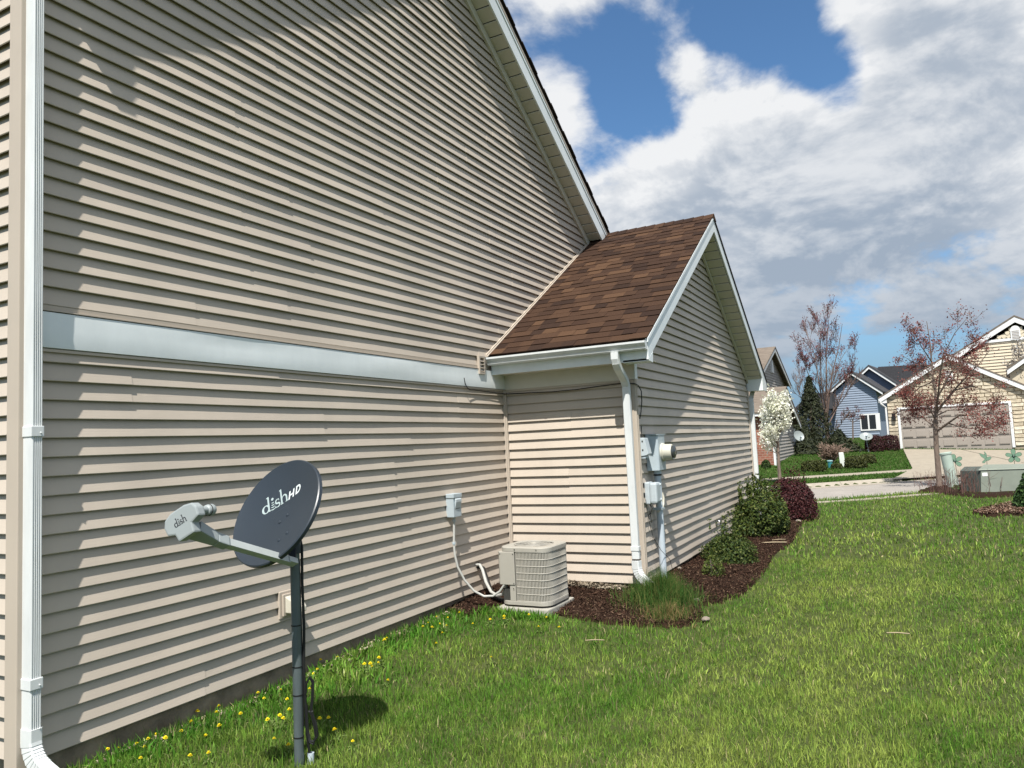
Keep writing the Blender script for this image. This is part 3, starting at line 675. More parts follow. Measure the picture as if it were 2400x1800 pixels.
# --- disconnect box and its flexible conduit
dc = thing('disconnect_box', (6.27,0,.95), 'small grey electrical disconnect box on the tan wall above a flexible conduit', 'electrical box')
MB().box((6.205,-.078,.955),(6.345,.01,1.172)).build('body', GREYBOX, dc, False, .004)
MB().box((6.198,-.086,1.140),(6.352,.005,1.180)).build('hood', GREYBOX, dc, False, .004)
MB().prism([(6.225,-.079,1.135),(6.225,-.098,1.125),(6.225,-.098,1.10),(6.225,-.079,1.03)],(.10,0,0)).build('pull_cover', GREYBOX2, dc, False, .003)
MB().box((6.236,-.0815,1.035),(6.315,-.078,1.10)).build('label_plate', DARKGAP, dc)
MB().lathe([(.016,0),(.016,.03),(.02,.034),(.02,.05)], (6.262,-.04,.955), (0,0,-1), 10).build('fitting', GREYFLEX, dc)
wire('conduit', [(6.262,-.04,.92),(6.255,-.04,.82),(6.24,-.042,.70),(6.235,-.05,.60),(6.245,-.07,.48),(6.28,-.12,.35),(6.33,-.19,.24),(6.37,-.28,.185),(6.39,-.37,.19),(6.40,-.44,.235),(6.405,-.49,.30)], .011, GREYFLEX, dc, 8)
MB().lathe([(.018,0),(.018,.022)], (6.241,-.042,.715), (0,0,-1), 10).build('strap_clamp', GREYBOX, dc)
ls = thing('refrigerant_line', (6.73,0,.10), 'insulated refrigerant pipes bending from the tan wall into the air conditioner', 'pipe')
wire('insulated_pipe', [(6.72,0,.42),(6.70,-.05,.425),(6.68,-.09,.38),(6.62,-.16,.27),(6.56,-.25,.19),(6.52,-.34,.165),(6.49,-.42,.19),(6.47,-.47,.26),(6.465,-.49,.31)], .015, GREYFLEX, ls, 8)
wire('suction_pipe', [(6.76,0,.40),(6.745,-.06,.38),(6.71,-.11,.30),(6.66,-.18,.20),(6.60,-.27,.13),(6.56,-.38,.11),(6.53,-.49,.125)], .024, BLACK, ls, 10)
MB().lathe([(.026,0),(.026,.012)], (6.735,-.001,.42), (0,-1,0), 12).build('wall_sleeve', BLACK, ls)
# --- dryer vent
dv = thing('dryer_vent', (4.07,0,.55), 'tan square dryer vent hood low on the wall behind the dish pole', 'vent')
MB().box((3.985,-.012,.475),(4.165,.01,.665)).build('mount_block', SIDED, dv, False, .006)
MB().box((4.005,-.028,.493),(4.145,-.0125,.645)).build('flange', SIDED, dv, False, .004)
MB().prism([(4.02,-.029,.63),(4.02,-.09,.60),(4.02,-.125,.55),(4.02,-.125,.515),(4.02,-.029,.515)],(.112,0,0)).build('hood', IVORY, dv, False, .006)
# --- electric meter
em = thing('electric_meter', (7.9,YC,1.29), 'grey electric meter cabinet with ivory round meter on the gable wall', 'electric meter')
mx0, mx1, my = 7.76, 8.06, YC-.125
MB().prism([(mx0,YC+.005,1.285),(mx0,YC-.02,1.285),(mx0+.02,my+.012,1.285),(mx0+.035,my,1.285),(mx1-.035,my,1.285),(mx1-.02,my+.012,1.285),(mx1,YC-.02,1.285),(mx1,YC+.005,1.285)],(0,0,.378)).build('cabinet', GREYBOX, em, False, .004)
MB().box((mx0-.006,YC-.13,1.6635),(mx1+.006,YC+.005,1.672)).build('cap', GREYBOX, em)
MB().lathe([(.098,0),(.098,.018),(.085,.024),(.083,.105),(.078,.112)], (7.925,my,1.475), (0,-1,0), 24).build('meter_ring', IVORY, em, True)
MB().lathe([(.068,.112),(.066,.135),(.05,.142)], (7.925,my,1.475), (0,-1,0), 24).build('meter_glass', GLASSD, em, True)
MB().box((7.90,my-.122,1.40),(7.96,my-.108,1.45)).build('meter_plate', GREYBOX2, em)
MB().lathe([(.042,0),(.042,.05),(.036,.052),(.036,1.25)], (7.905,YC-.062,1.285), (0,0,-1), 16).build('riser_pipe', PVCG, em, True)
MB().lathe([(.0445,0),(.0445,.018)], (7.905,YC-.062,1.245), (0,0,-1), 16).build('pipe_coupling', BLACK, em)
MB().box((7.855,YC-.103,.865),(7.955,YC+.0,.888)).build('pipe_strap', GREYBOX, em)
nb_ = thing('cable_box', (7.56,YC,1.44), 'small grey sloped cable box beside the meter cabinet', 'electrical box')
MB().prism([(7.525,YC+.0,1.445),(7.525,YC-.075,1.455),(7.525,YC-.095,1.47),(7.525,YC-.06,1.635),(7.525,YC+.0,1.64)],(.125,0,0)).build('body', GREYBOX2, nb_, False, .005)
MB().box((7.535,YC-.06,1.425),(7.635,YC-.005,1.446)).build('gland_plate', GREYBOX, nb_)
for z in (1.50,1.59): MB().box((7.5245,YC-.045,z),(7.5285,YC-.03,z+.02)).build('latch', DARKGAP, nb_)
tb = thing('telephone_box', (7.66,YC,.93), 'rounded grey telephone junction box below the meter with hanging wires', 'electrical box')
MB().box((7.615,YC-.055,.945),(7.755,YC+.0,1.175)).build('back_box', GREYBOX2, tb, False, .015)
MB().box((7.605,YC-.135,.955),(7.765,YC-.0555,1.168)).build('cover', GREYBOX2, tb, False, .022)
for z in (.985,1.14): MB().lathe([(.016,0),(.016,.008),(.012,.012)], (7.735,YC-.134,z), (0,-1,0), 12).build('cover_boss', GREYBOX2, tb)
wire('conduit_bend', [(7.99,YC-.02,1.10),(8.01,YC-.06,1.05),(8.02,YC-.075,.98),(8.0,YC-.075,.91),(7.94,YC-.07,.865),(7.85,YC-.06,.85)], .014, IVORY, tb, 8)
for k, (a, b_, c_) in enumerate(((.0,-.02,.16),(.03,-.05,.10),(.055,-.03,.2))):
    wire('hanging_wire', [(7.63+a,YC-.03,.95),(7.60+a,YC-.05+b_*.3,.90),(7.585+a,YC-.04,.84),(7.61+a,YC-.03+b_*.4,.95-c_)], .0035, BLACK, tb, 5)
wire('ground_wire', [(7.58,YC-.02,1.0),(7.60,YC-.03,.8),(7.66,YC-.05,.6),(7.78,YC-.09,.45),(7.98,YC-.115,.33),(8.1,YC-.10,.22),(8.15,YC-.09,.1)], .0028, BLACK, tb, 5)
# --- hose tap
sp_ = on_axis(1450+775/3.318, 980+825/3.318, 1, YC-.03); hx, hz = sp_[0], sp_[2]
hb = thing('hose_tap', (hx,YC,hz), 'small metal hose tap on the gable wall above the low green shrub', 'tap')
CHROME = mat('dull_chrome', (.22,.23,.25), .3, .5, metal=.8)
MB().tube([(hx,YC+.005,hz),(hx,YC-.07,hz),(hx,YC-.095,hz-.03),(hx,YC-.10,hz-.06)], .014, 8).build('spout', CHROME, hb, True)
MB().lathe([(.03,0),(.034,.006),(.03,.012)], (hx,YC-.05,hz+.04), (0,-.3,1), 10).build('handle', CHROME, hb)
MB().lathe([(.03,0),(.03,.008)], (hx,YC-.001,hz), (0,-1,0), 12).build('wall_plate', CHROME, hb)

# ================================================================ SATELLITE DISH
DN = np.array([-.866,.108,.487]); DN /= np.linalg.norm(DN)
DC = np.array([2.948,-1.05,1.331])
h0 = np.cross([0,0,1], DN); h0 /= np.linalg.norm(h0)
if np.dot(h0, RT) < 0: h0 = -h0
v0 = np.array([0,0,1])-DN[2]*DN; v0 /= np.linalg.norm(v0)
al = math.radians(32); DH = h0*math.cos(al)+v0*math.sin(al); DV = v0*math.cos(al)-h0*math.sin(al)
px_, py_ = 3.058, -1.065; pz = float(ground_z(px_, py_))
sd = thing('satellite_dish', (px_,py_,pz), 'dark slate satellite dish with pale lettering on a galvanised pole in the lawn', 'satellite dish')
KD = .52
def dpt(x, y, off=0): return DC+DH*x+DV*y+DN*(KD*(x*x+y*y)-.035+off)
def dish_shell():
    rad = [0,.06,.12,.18,.23,.27,.292,.300]; n = 56; vs = []; fs = []
    rx, ry = 1.0, .985
    rows = [[dpt(r*math.cos(a)*rx, r*math.sin(a)*ry) for a in np.linspace(0, 2*math.pi, n, endpoint=False)] for r in rad[1:]]
    rows.append([dpt(.306*math.cos(a)*rx, .306*math.sin(a)*ry, -.006) for a in np.linspace(0, 2*math.pi, n, endpoint=False)])
    rows.append([dpt(.307*math.cos(a)*rx, .307*math.sin(a)*ry, -.026) for a in np.linspace(0, 2*math.pi, n, endpoint=False)])
    rows.append([dpt(.301*math.cos(a)*rx, .301*math.sin(a)*ry, -.026) for a in np.linspace(0, 2*math.pi, n, endpoint=False)])
    rows += [[dpt(r*math.cos(a)*rx, r*math.sin(a)*ry, -.008) for a in np.linspace(0, 2*math.pi, n, endpoint=False)] for r in (.29,.23,.12,.03)]
    vs = [dpt(0,0)]+[p for r_ in rows for p in r_]
    fs = [(0, 1+i, 1+(i+1)%n) for i in range(n)]+[(1+k*n+i, 1+k*n+(i+1)%n, 1+(k+1)*n+(i+1)%n, 1+(k+1)*n+i) for k in range(len(rows)-1) for i in range(n)]
    return MB().add(vs, fs).build('reflector', DISHM, sd, True)
refl = dish_shell()
# flat print: strokes laid on a curved or flat face
def stroke(mb, pts, ws, fn):
    pts = [np.array(p, float) for p in pts]; n = len(pts); vs = []
    for i in range(n):
        t = pts[min(i+1,n-1)]-pts[max(i-1,0)]; t /= np.linalg.norm(t)+1e-9; nn = np.array([-t[1], t[0]]); w = ws[i] if hasattr(ws, '__len__') else ws
        vs += [fn(*(pts[i]+nn*w/2)), fn(*(pts[i]-nn*w/2))]
    mb.add(vs, [(2*i, 2*i+1, 2*i+3, 2*i+2) for i in range(n-1)])
def arc(cx, cy, rx, ry, a0, a1, n=14): return [(cx+rx*math.cos(math.radians(a)), cy+ry*math.sin(math.radians(a))) for a in np.linspace(a0, a1, n)]
def dish_word(fn):
    """the serif word 'dish' in units of x-height 1, origin at baseline left"""
    mb = MB(); S = lambda p, w: stroke(mb, p, w, fn)
    # d: bowl with swelling sides, tall stem with flag serif
    a = np.linspace(30, 330, 22); S([(.46+.38*math.cos(math.radians(t)), .47+.45*math.sin(math.radians(t))) for t in a], [.10+.15*abs(math.cos(math.radians(t)))**1.5 for t in a])
    S([(.84,1.78),(.84,.10)], .20); S([(.60,1.72),(.92,1.80)], .09); S([(.80,.06),(1.05,.05)], .10)
    # i: dot and three broadcast waves
    d = arc(1.36, 1.30, .16, .16, 0, 360, 16); mb.add([fn(*p) for p in d[:-1]], [tuple(range(15))])
    for k, (y, r) in enumerate(((.86,.17),(.60,.22),(.33,.28),(.04,.35))): S(arc(1.36, y+r*.55, r, r*.62, 205, 335, 10), [.03+.085*math.sin(math.pi*i/9) for i in range(10)])
    # s
    S(arc(1.98, .70, .25, .245, 40, 250, 12)+arc(1.96, .25, .28, .235, 70, -140, 14), [.09]*4+[.15]*5+[.19]*8+[.15]*5+[.09]*4)
    S([(2.17,.98),(2.17,.72)], .06); S([(1.69,-.02),(1.69,.26)], .06)
    # h
    S([(2.55,1.78),(2.55,.05)], .20); S([(2.34,1.72),(2.63,1.80)], .09); S([(2.36,.04),(2.76,.04)], .08)
    S(arc(2.92, .55, .31, .40, 165, 0, 12), [.07,.08,.09,.11,.13,.15,.16,.17,.18,.19,.20,.20]); S([(3.23,.56),(3.23,.05)], .20); S([(3.04,.04),(3.43,.04)], .08)
    return mb
sc_ = .052
lg = dish_word(lambda x, y: dpt(-.122+x*sc_, .062+y*sc_, .0015)).build('lettering', DECAL, refl); lg['label'] = 'pale printed lettering'
hd = MB(); f2 = lambda x, y: dpt(.062+(x+y*.28)*.036, .060+y*.036, .0015)
for p, w in ((((0,0),(0,1.3)),.3),(((.85,0),(.85,1.3)),.3),(((0,.62),(.85,.62)),.26),(((1.5,0),(1.5,1.3)),.3)): stroke(hd, p, w, f2)
stroke(hd, [(1.45,1.17),(1.8,1.17)]+arc(1.8,.65,.5,.52,90,-90,12)+[(1.45,.13)], .27, f2)
hd.build('lettering', DECALB if False else mat('white_print', (.58,.62,.62), .5, .3), refl)
for (x, y) in ((-.01,-.045),(.045,-.03),(-.005,-.17),(.05,-.155)):
    MB().lathe([(.009,0),(.009,.003),(.004,.005)], dpt(x, y, .0005), DN, 10).build('bolt', DISHM, refl)
# arm and feed: laid out in the dish's own plane of symmetry
PL = lambda u, v, off=0.0: on_plane(u, v, DC+DH*off, DH)
z1 = lambda a, b: (350+a/3.687, 1040+b/3.687)
A0 = PL(*z1(1200,1010)); A1 = PL(*z1(640,850)); A2 = PL(*z1(420,730))
def bar(p, q, up, w, h, name, m, par, bev=.002, w2=None, h2=None):
    p, q = np.asarray(p), np.asarray(q); t = (q-p)/np.linalg.norm(q-p); s = np.cross(t, up); s /= np.linalg.norm(s); n = np.cross(s, t); w2 = w2 or w; h2 = h2 or h
    return MB().hexa([p-s*w/2-n*h/2, p+s*w/2-n*h/2, p+s*w/2+n*h/2, p-s*w/2+n*h/2, q-s*w2/2-n*h2/2, q+s*w2/2-n*h2/2, q+s*w2/2+n*h2/2, q-s*w2/2+n*h2/2]).build(name, m, par, False, bev)
bar(A0, A1, DV, .034, .038, 'feed_arm', DISHARM, sd)
tdir = (A1-A0)/np.linalg.norm(A1-A0)
bar(A1-tdir*.02, A1+tdir*.05+DV*.004, DV, .046, .052, 'arm_sleeve', DISHG, sd, .006)
E1 = A1+tdir*.05+DV*.004
bar(E1-tdir*.004, PL(*z1(390,745)), DV, .046, .05, 'feed_neck', DISHG, sd, .006, .082, .055)
# feed housing: broad flat body facing away from the reflector
LC = PL(*z1(330,660)); FN = -(LC-dpt(0,0)); FN /= np.linalg.norm(FN)            # looks at the dish
FU = DV-np.dot(DV, FN)*FN; FU /= np.linalg.norm(FU); FH = np.cross(FU, FN)
if np.dot(FH, DH) < 0: FH = -FH
PS = .80
prof = [(a_*PS, b_*PS) for a_, b_ in [(-.125,.012),(-.120,-.035),(-.07,-.055),(-.062,-.10),(.055,-.10),(.062,-.045),(.12,-.03),(.125,.02),(.105,.055),(.05,.07),(-.05,.07),(-.105,.05)]]
LCb = LC-FN*.02
hs = MB().prism([LCb+FH*a+FU*b-FN*.02 for a, b in prof], FN*.048).build('feed_housing', DISHG, sd, False, .008); hs['label'] = 'pale grey feed housing with black lettering'
for off, ln, rr_ in ((.068,.085,.027),(-.012,.05,.027),(-.07,.04,.022)):
    c0 = LCb+FN*.028+FH*off+FU*.012
    MB().lathe([(.017,0),(.017,ln*.5),(rr_*.85,ln*.55),(rr_,ln*.72),(rr_,ln*.92),(rr_*.9,ln),(rr_*.45,ln+.006)], c0, FN, 18).build('feed_cap', DISHG, hs, True)
    MB().lathe([(rr_*1.02,ln*.66),(rr_*1.02,ln*.70)], c0, FN, 18).build('cap_seam', DARKGAP, hs)
BK = LCb-FN*.0212
dish_word(lambda x, y: BK-FH*(-.045+x*.030)*-1*-1+FU*(-.02+y*.030) if False else BK+FH*(-.040+x*.021)+FU*(-.016+y*.021)).build('lettering', DECALB, hs)['label'] = 'black printed lettering'
# bracket, pole, cables
BP = np.array([px_, py_, 1.20])
MB().obox((DC-DN*.055-DV*.06), DH, DV, DN, .06, .10, .022).build('back_bracket', DISHM, sd, False, .006)
MB().lathe([(.034,0),(.034,.16),(.03,.175)], (px_,py_,1.10), (0,0,1), 16).build('mast_clamp', DISHM, sd, True)
bar(np.array([px_,py_,1.20]), DC-DN*.06-DV*.05, DV, .07, .09, 'tilt_bracket', DISHM, sd)
bar(A0-tdir*.05, A0+tdir*.012, DV, .042, .03, 'arm_hinge', DISHARM, sd)
bar(A0-tdir*.03, np.array([px_-.02,py_,1.13]), DV, .04, .03, 'arm_mount', DISHM, sd)
for s in (-1,1): MB().lathe([(.006,0),(.006,.004)], A0+DV*.02+tdir*(.008*s+.005), DV, 8).build('bolt', DISHG, sd)
MB().tube([(px_,py_,1.16),(px_,py_,.62),(px_,py_,pz-.15)], .0255, 18).build('pole', POLE, sd, True)
MB().lathe([(.0268,0),(.0268,.006)], (px_,py_,.607), (0,0,1), 18).build('pole_joint', POLE, sd)
cxo, cyo = px_+.008, py_-.016
wire('cable', [(px_+.03,py_,1.22),(cxo+.018,cyo-.012,1.13),(cxo+.014,cyo-.012,.95),(cxo+.018,cyo-.014,.70),(cxo+.012,cyo-.012,.5),(cxo+.016,cyo-.014,.30),(cxo+.02,cyo-.016,.16),(cxo+.03,cyo-.02,.05)], .0075, BLACK, sd, 7)
wire('cable', [(px_+.02,py_+.01,1.2),(cxo+.004,cyo-.002,1.05),(cxo+.006,cyo-.004,.6),(cxo+.006,cyo-.004,.2)], .006, BLACK, sd, 6)
lp = []
for k, w_ in ((0,.035),(1,.045)):
    lp = [(cxo+.012,cyo-.015,.36),(cxo+.014,cyo-.018,.41),(cxo+.024,cyo-.036,.445),(cxo+.032,cyo-.05,.42),(cxo+.030,cyo-.046,.34),(cxo+.026,cyo-.038,.27),(cxo+.034,cyo-.054-k*.006,.20),(cxo+.036,cyo-.06-k*.008,.14),(cxo+.030,cyo-.048,.105+k*.008),(cxo+.020,cyo-.03,.115),(cxo+.014,cyo-.02,.17),(cxo+.014,cyo-.016,.30)]
    lp = [(x+.003*k,y-.004*k,z+.006*k) for x,y,z in lp]; wire('cable_loop', lp, .006, BLACK, sd, 6)
for z in (1.105,.72,.505,.36,.145): MB().lathe([(.0275,0),(.0275,.006)], (px_,py_,z), (0,0,1), 18).build('cable_tie', BLACK, sd)
MB().tube([(cxo+.024,cyo-.028,.27),(cxo+.034,cyo-.05,.27)], .008, 8).build('cable_tie', BLACK, sd)
MB().lathe([(.017,-.12),(.017,.055),(.012,.055),(.012,.03)], (cxo+.036,cyo-.022,float(ground_z(cxo,cyo))+.0), (.05,.0,1), 14).build('ground_sleeve', PVCG, sd)

# ================================================================ BEDS, PLANTS, LAWN
def in_poly(x, y, poly):
    x = np.asarray(x); y = np.asarray(y); r = np.zeros(x.shape, bool); n = len(poly)
    for i in range(n):
        x0, y0 = poly[i]; x1, y1 = poly[(i+1) % n]
        r ^= ((y0 > y) != (y1 > y)) & (x < (x1-x0)*(y-y0)/(y1-y0+1e-12)+x0)
    return r
bedpx = [(1306,1444),(1407,1462),(1515,1470),(1600,1472),(1650,1452),(1640,1424),(1691,1414),(1751,1393),(1790,1351),(1812,1305),(1860,1272),(1885,1225)]
BED = [tuple(on_ground(u, v)[:2]) for u, v in bedpx]+[(14.7,-2.35),(14.9,-1.3),(7.4,-1.3),(7.4,.1),(6.15,.1),(6.05,-.30),(6.40,-.42),(6.40,-1.0)]
def bed_mesh(name, poly, res, m, dz=.022, amp=.022):
    P = np.array(poly); xs = np.arange(P[:,0].min(), P[:,0].max()+res, res); ys = np.arange(P[:,1].min(), P[:,1].max()+res, res)
    X, Y = np.meshgrid(xs, ys); ins = in_poly(X+res*.0, Y, poly)
    jit = NR.normal(0, 1, X.shape)*amp*.5+amp*.5*np.sin(X*7+np.cos(Y*9)); Z = ground_z(X, Y)+np.where(ins, dz+jit*.6, -.02)
    i = np.arange(X.size).reshape(X.shape); k = ins[:-1,:-1]|ins[1:,:-1]|ins[:-1,1:]|ins[1:,1:]
    a, b, c, d = i[:-1,:-1][k], i[:-1,1:][k], i[1:,1:][k], i[1:,:-1][k]
    T = np.concatenate([np.stack([a,b,c],1), np.stack([a,c,d],1)]); u, inv = np.unique(T, return_inverse=True)
    V = np.stack([X.ravel(), Y.ravel(), Z.ravel()], 1)[u]; return fast_mesh(name, V, inv.reshape(-1,3), m)
kind(bed_mesh('mulch_bed', BED, .05, MULCH), 'structure')

def chips(name, n, sampler, cols, lng=(.015,.05), wid=(.004,.012), dz=.03, flat=.45):
    x, y = sampler(n); n = len(x); z = ground_z(x, y)+dz+NR.uniform(-.008,.014,n)
    a = NR.uniform(0, 2*np.pi, n); tl = NR.normal(0, flat, n); L_ = NR.uniform(*lng, n); W = NR.uniform(*wid, n)
    t = np.stack([np.cos(a)*np.cos(tl), np.sin(a)*np.cos(tl), np.sin(tl)], 1); s = np.stack([-np.sin(a), np.cos(a), NR.normal(0,.4,n)], 1); c = np.stack([x,y,z],1)
    up = np.cross(t, s)
    V = np.stack([c-t*L_[:,None]/2, c+s*W[:,None]/2+up*W[:,None]*.25, c+t*L_[:,None]/2, c-s*W[:,None]/2+up*W[:,None]*.1], 1).reshape(-1,3)
    b = np.arange(n)*4; T = np.concatenate([np.stack([b,b+1,b+2],1), np.stack([b,b+2,b+3],1)])
    C = np.repeat(np.asarray(cols)[NR.integers(0, len(cols), n)]*NR.uniform(.6,1.35,(n,1)), 4, 0)
    return fast_mesh(name, V, T, VCS, C)
def poly_sampler(poly, far_bias=True):
    P = np.array(poly)
    def f(n):
        x = NR.uniform(P[:,0].min(), P[:,0].max(), n*4); y = NR.uniform(P[:,1].min(), P[:,1].max(), n*4); k = in_poly(x, y, poly); return x[k][:n], y[k][:n]
    return f
kind(chips('mulch_chips', 42000, poly_sampler(BED), [(.034,.017,.011),(.046,.022,.014),(.024,.012,.008),(.06,.031,.019),(.11,.07,.045)]), 'stuff')

def leaf_cloud(P, Nm, size, cols, rnd=.8, aspect=.55):
    n = len(P); Nm = Nm+NR.normal(0, rnd, (n,3)); Nm /= np.linalg.norm(Nm, axis=1)[:,None]+1e-9
    r = NR.normal(0, 1, (n,3)); t = np.cross(Nm, r); t /= np.linalg.norm(t, axis=1)[:,None]+1e-9; s = np.cross(Nm, t); sz = (size*NR.uniform(.6,1.35,n))[:,None]
    V = np.stack([P-t*sz*.5, P+s*sz*aspect*.5+Nm*sz*.10, P+t*sz*.5, P-s*sz*aspect*.5+Nm*sz*.10], 1).reshape(-1,3)
    b = np.arange(n)*4; T = np.concatenate([np.stack([b,b+1,b+2],1), np.stack([b,b+2,b+3],1)]); return V, T, np.repeat(cols, 4, 0)
def noise_dir(d, seed, k=5):
    g = np.random.default_rng(seed); o = np.zeros(len(d))
    for i in range(k):
        w = g.normal(0, 2.2+i*1.1, 3); o += np.sin(d@w+g.uniform(0, 6))/(1+i*.5)
    return o/2.2
def bush(name, base, rx, ry, rz, n, leaf, pal, label, cat='shrub', seed=0, stems=14, group=None, shell=.5, bump=.16, box=0, stem_mat=None, spikes=0):
    base = np.asarray(base, float); o = thing(name, base, label, cat, group); g = np.random.default_rng(seed)
    d = g.normal(0, 1, (n,3)); d[:,2] = np.abs(d[:,2])*1.0-.25*g.random(n); d /= np.linalg.norm(d, axis=1)[:,None]
    if box:
        m_ = np.max(np.abs(d), axis=1); d = d*(1+box*(1/m_-1))[:,None]
    rad = (1+bump*noise_dir(d, seed+3))*(shell+(1-shell)*g.random(n)**.6); L_ = d*rad[:,None]
    P = base+L_*np.array([rx,ry,rz])+np.array([0,0,rz*.18]); P[:,2] = np.maximum(P[:,2], base[2]+.02)
    if spikes:                                           # upright leafy shoots above the outline
        m = spikes*26; k = g.integers(0, spikes, m); a = g.uniform(0, 6.28, spikes); rr_ = g.uniform(.1,.85, spikes); hh = g.uniform(.12,.34, spikes); f = g.random(m)
        top = np.sqrt(np.maximum(.05, 1-rr_**2))*rz*1.05
        Q = base+np.stack([np.cos(a[k])*rr_[k]*rx, np.sin(a[k])*rr_[k]*ry, top[k]+f*hh[k]+rz*.12],1)+g.normal(0,.014,(m,3)); P = np.concatenate([P,Q]); d = np.concatenate([d, g.normal(0,1,(m,3))])
    pal = np.asarray(pal); C = pal[g.integers(0, len(pal), len(P))]*g.uniform(.65,1.35,(len(P),1))
    V, T, CC = leaf_cloud(P, d+np.array([0,0,.35]), leaf, C); fast_mesh('foliage', V, T, VC, CC, o)
    mb = MB()
    for i in range(stems):
        k = g.integers(0, n); e = base+L_[k]*np.array([rx,ry,rz])*.9+np.array([0,0,rz*.15]); m_ = base*.4+e*.6; m_[2] = base[2]+(e[2]-base[2])*.45
        mb.tube([base+np.array([g.normal(0,.03),g.normal(0,.03),-.03]), m_, e], [.010,.007,.003], 5)
    mb.build('stems', stem_mat or BARK, o); return o
GRN = [(.028,.052,.012),(.040,.070,.016),(.055,.090,.020),(.022,.040,.010)]
YGR = [(.060,.085,.014),(.085,.115,.020),(.045,.070,.013),(.13,.15,.04)]
RED = [(.050,.012,.014),(.070,.018,.020),(.035,.010,.012),(.095,.032,.030)]
b1 = on_ground(1722, 1322); bush('low_shrub', (b1[0]+.12,b1[1]+.08,b1[2]), .38,.30,.31, 8000,.030,GRN+YGR, 'low rounded dark green shrub on the mulch below the hose tap', seed=1, spikes=22, bump=.24)
b0 = on_ground(1672, 1352); bush('small_shrub', b0, .13,.13,.20, 900,.026,YGR, 'tiny yellow-green shrub in the mulch in front of the low rounded shrub', seed=2, stems=18, stem_mat=BARKG)
b2 = on_ground(1795, 1258); bush('tall_shrub', (b2[0]+.2,b2[1]+.12,b2[2]), .62,.46,.56, 11000,.042,YGR+YGR+GRN, 'tall loose green and yellow shrub against the gable wall', seed=3, spikes=60, bump=.30, stems=26)
b3 = on_ground(1868, 1222); bush('barberry', (b3[0]+.35,b3[1]+.12,b3[2]), .60,.44,.66, 12000,.040,RED, 'dark red barberry shrub at the far end of the mulch bed', seed=4, bump=.10, stems=30, spikes=10)

def blades(x, y, h, w, col, lean=.45, dz=0, seg=2, zfun=None):
    """grass: each blade a bent strip of 5 points"""
    n = len(x); z = (ground_z(x, y) if zfun is None else zfun(x, y))+dz; a = NR.uniform(0, 2*np.pi, n); b = NR.uniform(0, 2*np.pi, n)
    l = np.abs(NR.normal(0, lean, n)); base = np.stack([x,y,z-.008],1); s = np.stack([np.cos(a),np.sin(a),np.zeros(n)],1)*w[:,None]/2
    dirh = np.stack([np.cos(b),np.sin(b),np.zeros(n)],1); up = np.array([0,0,1.])
    m1 = base+h[:,None]*.5*(up*np.cos(l*.5)[:,None]+dirh*np.sin(l*.5)[:,None]); tip = m1+h[:,None]*.5*(up*np.cos(l*1.5)[:,None]+dirh*np.sin(l*1.5)[:,None])
    V = np.stack([base-s, base+s, m1-s*.8, m1+s*.8, tip],1).reshape(-1,3); k = np.arange(n)*5
    T = np.concatenate([np.stack([k,k+1,k+3],1), np.stack([k,k+3,k+2],1), np.stack([k+2,k+3,k+4],1)])
    f = np.ones(5); C = (col[:,None,:]*f[None,:,None]).reshape(-1,3); return V, T, C
def vnoise(x, y, seed, sc):
    g = np.random.default_rng(seed); o = 0
    for i in range(6):
        w = g.normal(0, sc*(1+.5*i), 2); o = o+np.sin(x*w[0]+y*w[1]+g.uniform(0,6))
    return o/3.0
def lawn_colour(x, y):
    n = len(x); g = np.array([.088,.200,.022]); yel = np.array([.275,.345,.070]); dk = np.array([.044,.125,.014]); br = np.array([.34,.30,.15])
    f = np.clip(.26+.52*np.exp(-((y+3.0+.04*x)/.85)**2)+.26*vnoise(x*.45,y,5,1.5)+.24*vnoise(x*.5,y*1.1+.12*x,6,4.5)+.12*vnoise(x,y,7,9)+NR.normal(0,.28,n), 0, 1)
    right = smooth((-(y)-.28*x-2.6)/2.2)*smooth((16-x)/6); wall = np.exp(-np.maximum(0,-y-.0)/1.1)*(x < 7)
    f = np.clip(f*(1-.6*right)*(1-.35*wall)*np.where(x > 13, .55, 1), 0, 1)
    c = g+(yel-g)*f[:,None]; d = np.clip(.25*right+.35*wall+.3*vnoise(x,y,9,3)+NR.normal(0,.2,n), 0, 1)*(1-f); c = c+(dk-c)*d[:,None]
    dry = NR.random(n) < (.03+.10*np.clip(vnoise(x,y,12,2.3)+vnoise(x,y,13,6)*.5-.15,0,1)); c[dry] = br*NR.uniform(.7,1.25,(dry.sum(),1))
    return c*NR.uniform(.55,1.5,(n,1))*(1+.12*np.clip(vnoise(x,y,41,7),-1,1))[:,None]
def lawn_points(n, r0, r1, half, pw):
    """random ground points about the camera, thinning with distance"""
    u = NR.random(n); r = (r0**pw+(r1**pw-r0**pw)*u)**(1/pw); a = YAW+NR.uniform(-half[0], half[1], n)
    x = CAM[0]+r*np.cos(a); y = CAM[1]+r*np.sin(a); s = SN[0]*x+SN[1]*y
    jx, jy = x+NR.normal(0,.05,n), y+NR.normal(0,.05,n); k = ~in_poly(jx, jy, BED) & ~((y > -.03+.0*x) & (x > 2.0)) & ~((x > XB-.02) & (x < XC+.02) & (y > YC-.02)) & (s < S_NEAR-.05)
    k &= ~((x > 6.335) & (x < 7.03) & (y > -1.03) & (y < -.38)) & ~((s > S_NEAR-1.3) & (s < S_NEAR-.9) & (NR.random(n) > .93))
    k &= ~((x-19.0)**2+(y+4.9)**2 < 0)
    return x[k], y[k]
GV, GT, GC = [], [], []
def push(V, T, C):
    o = sum(len(v) for v in GV); GV.append(V); GT.append(T+o); GC.append(C)
HALF = (.85, .72)
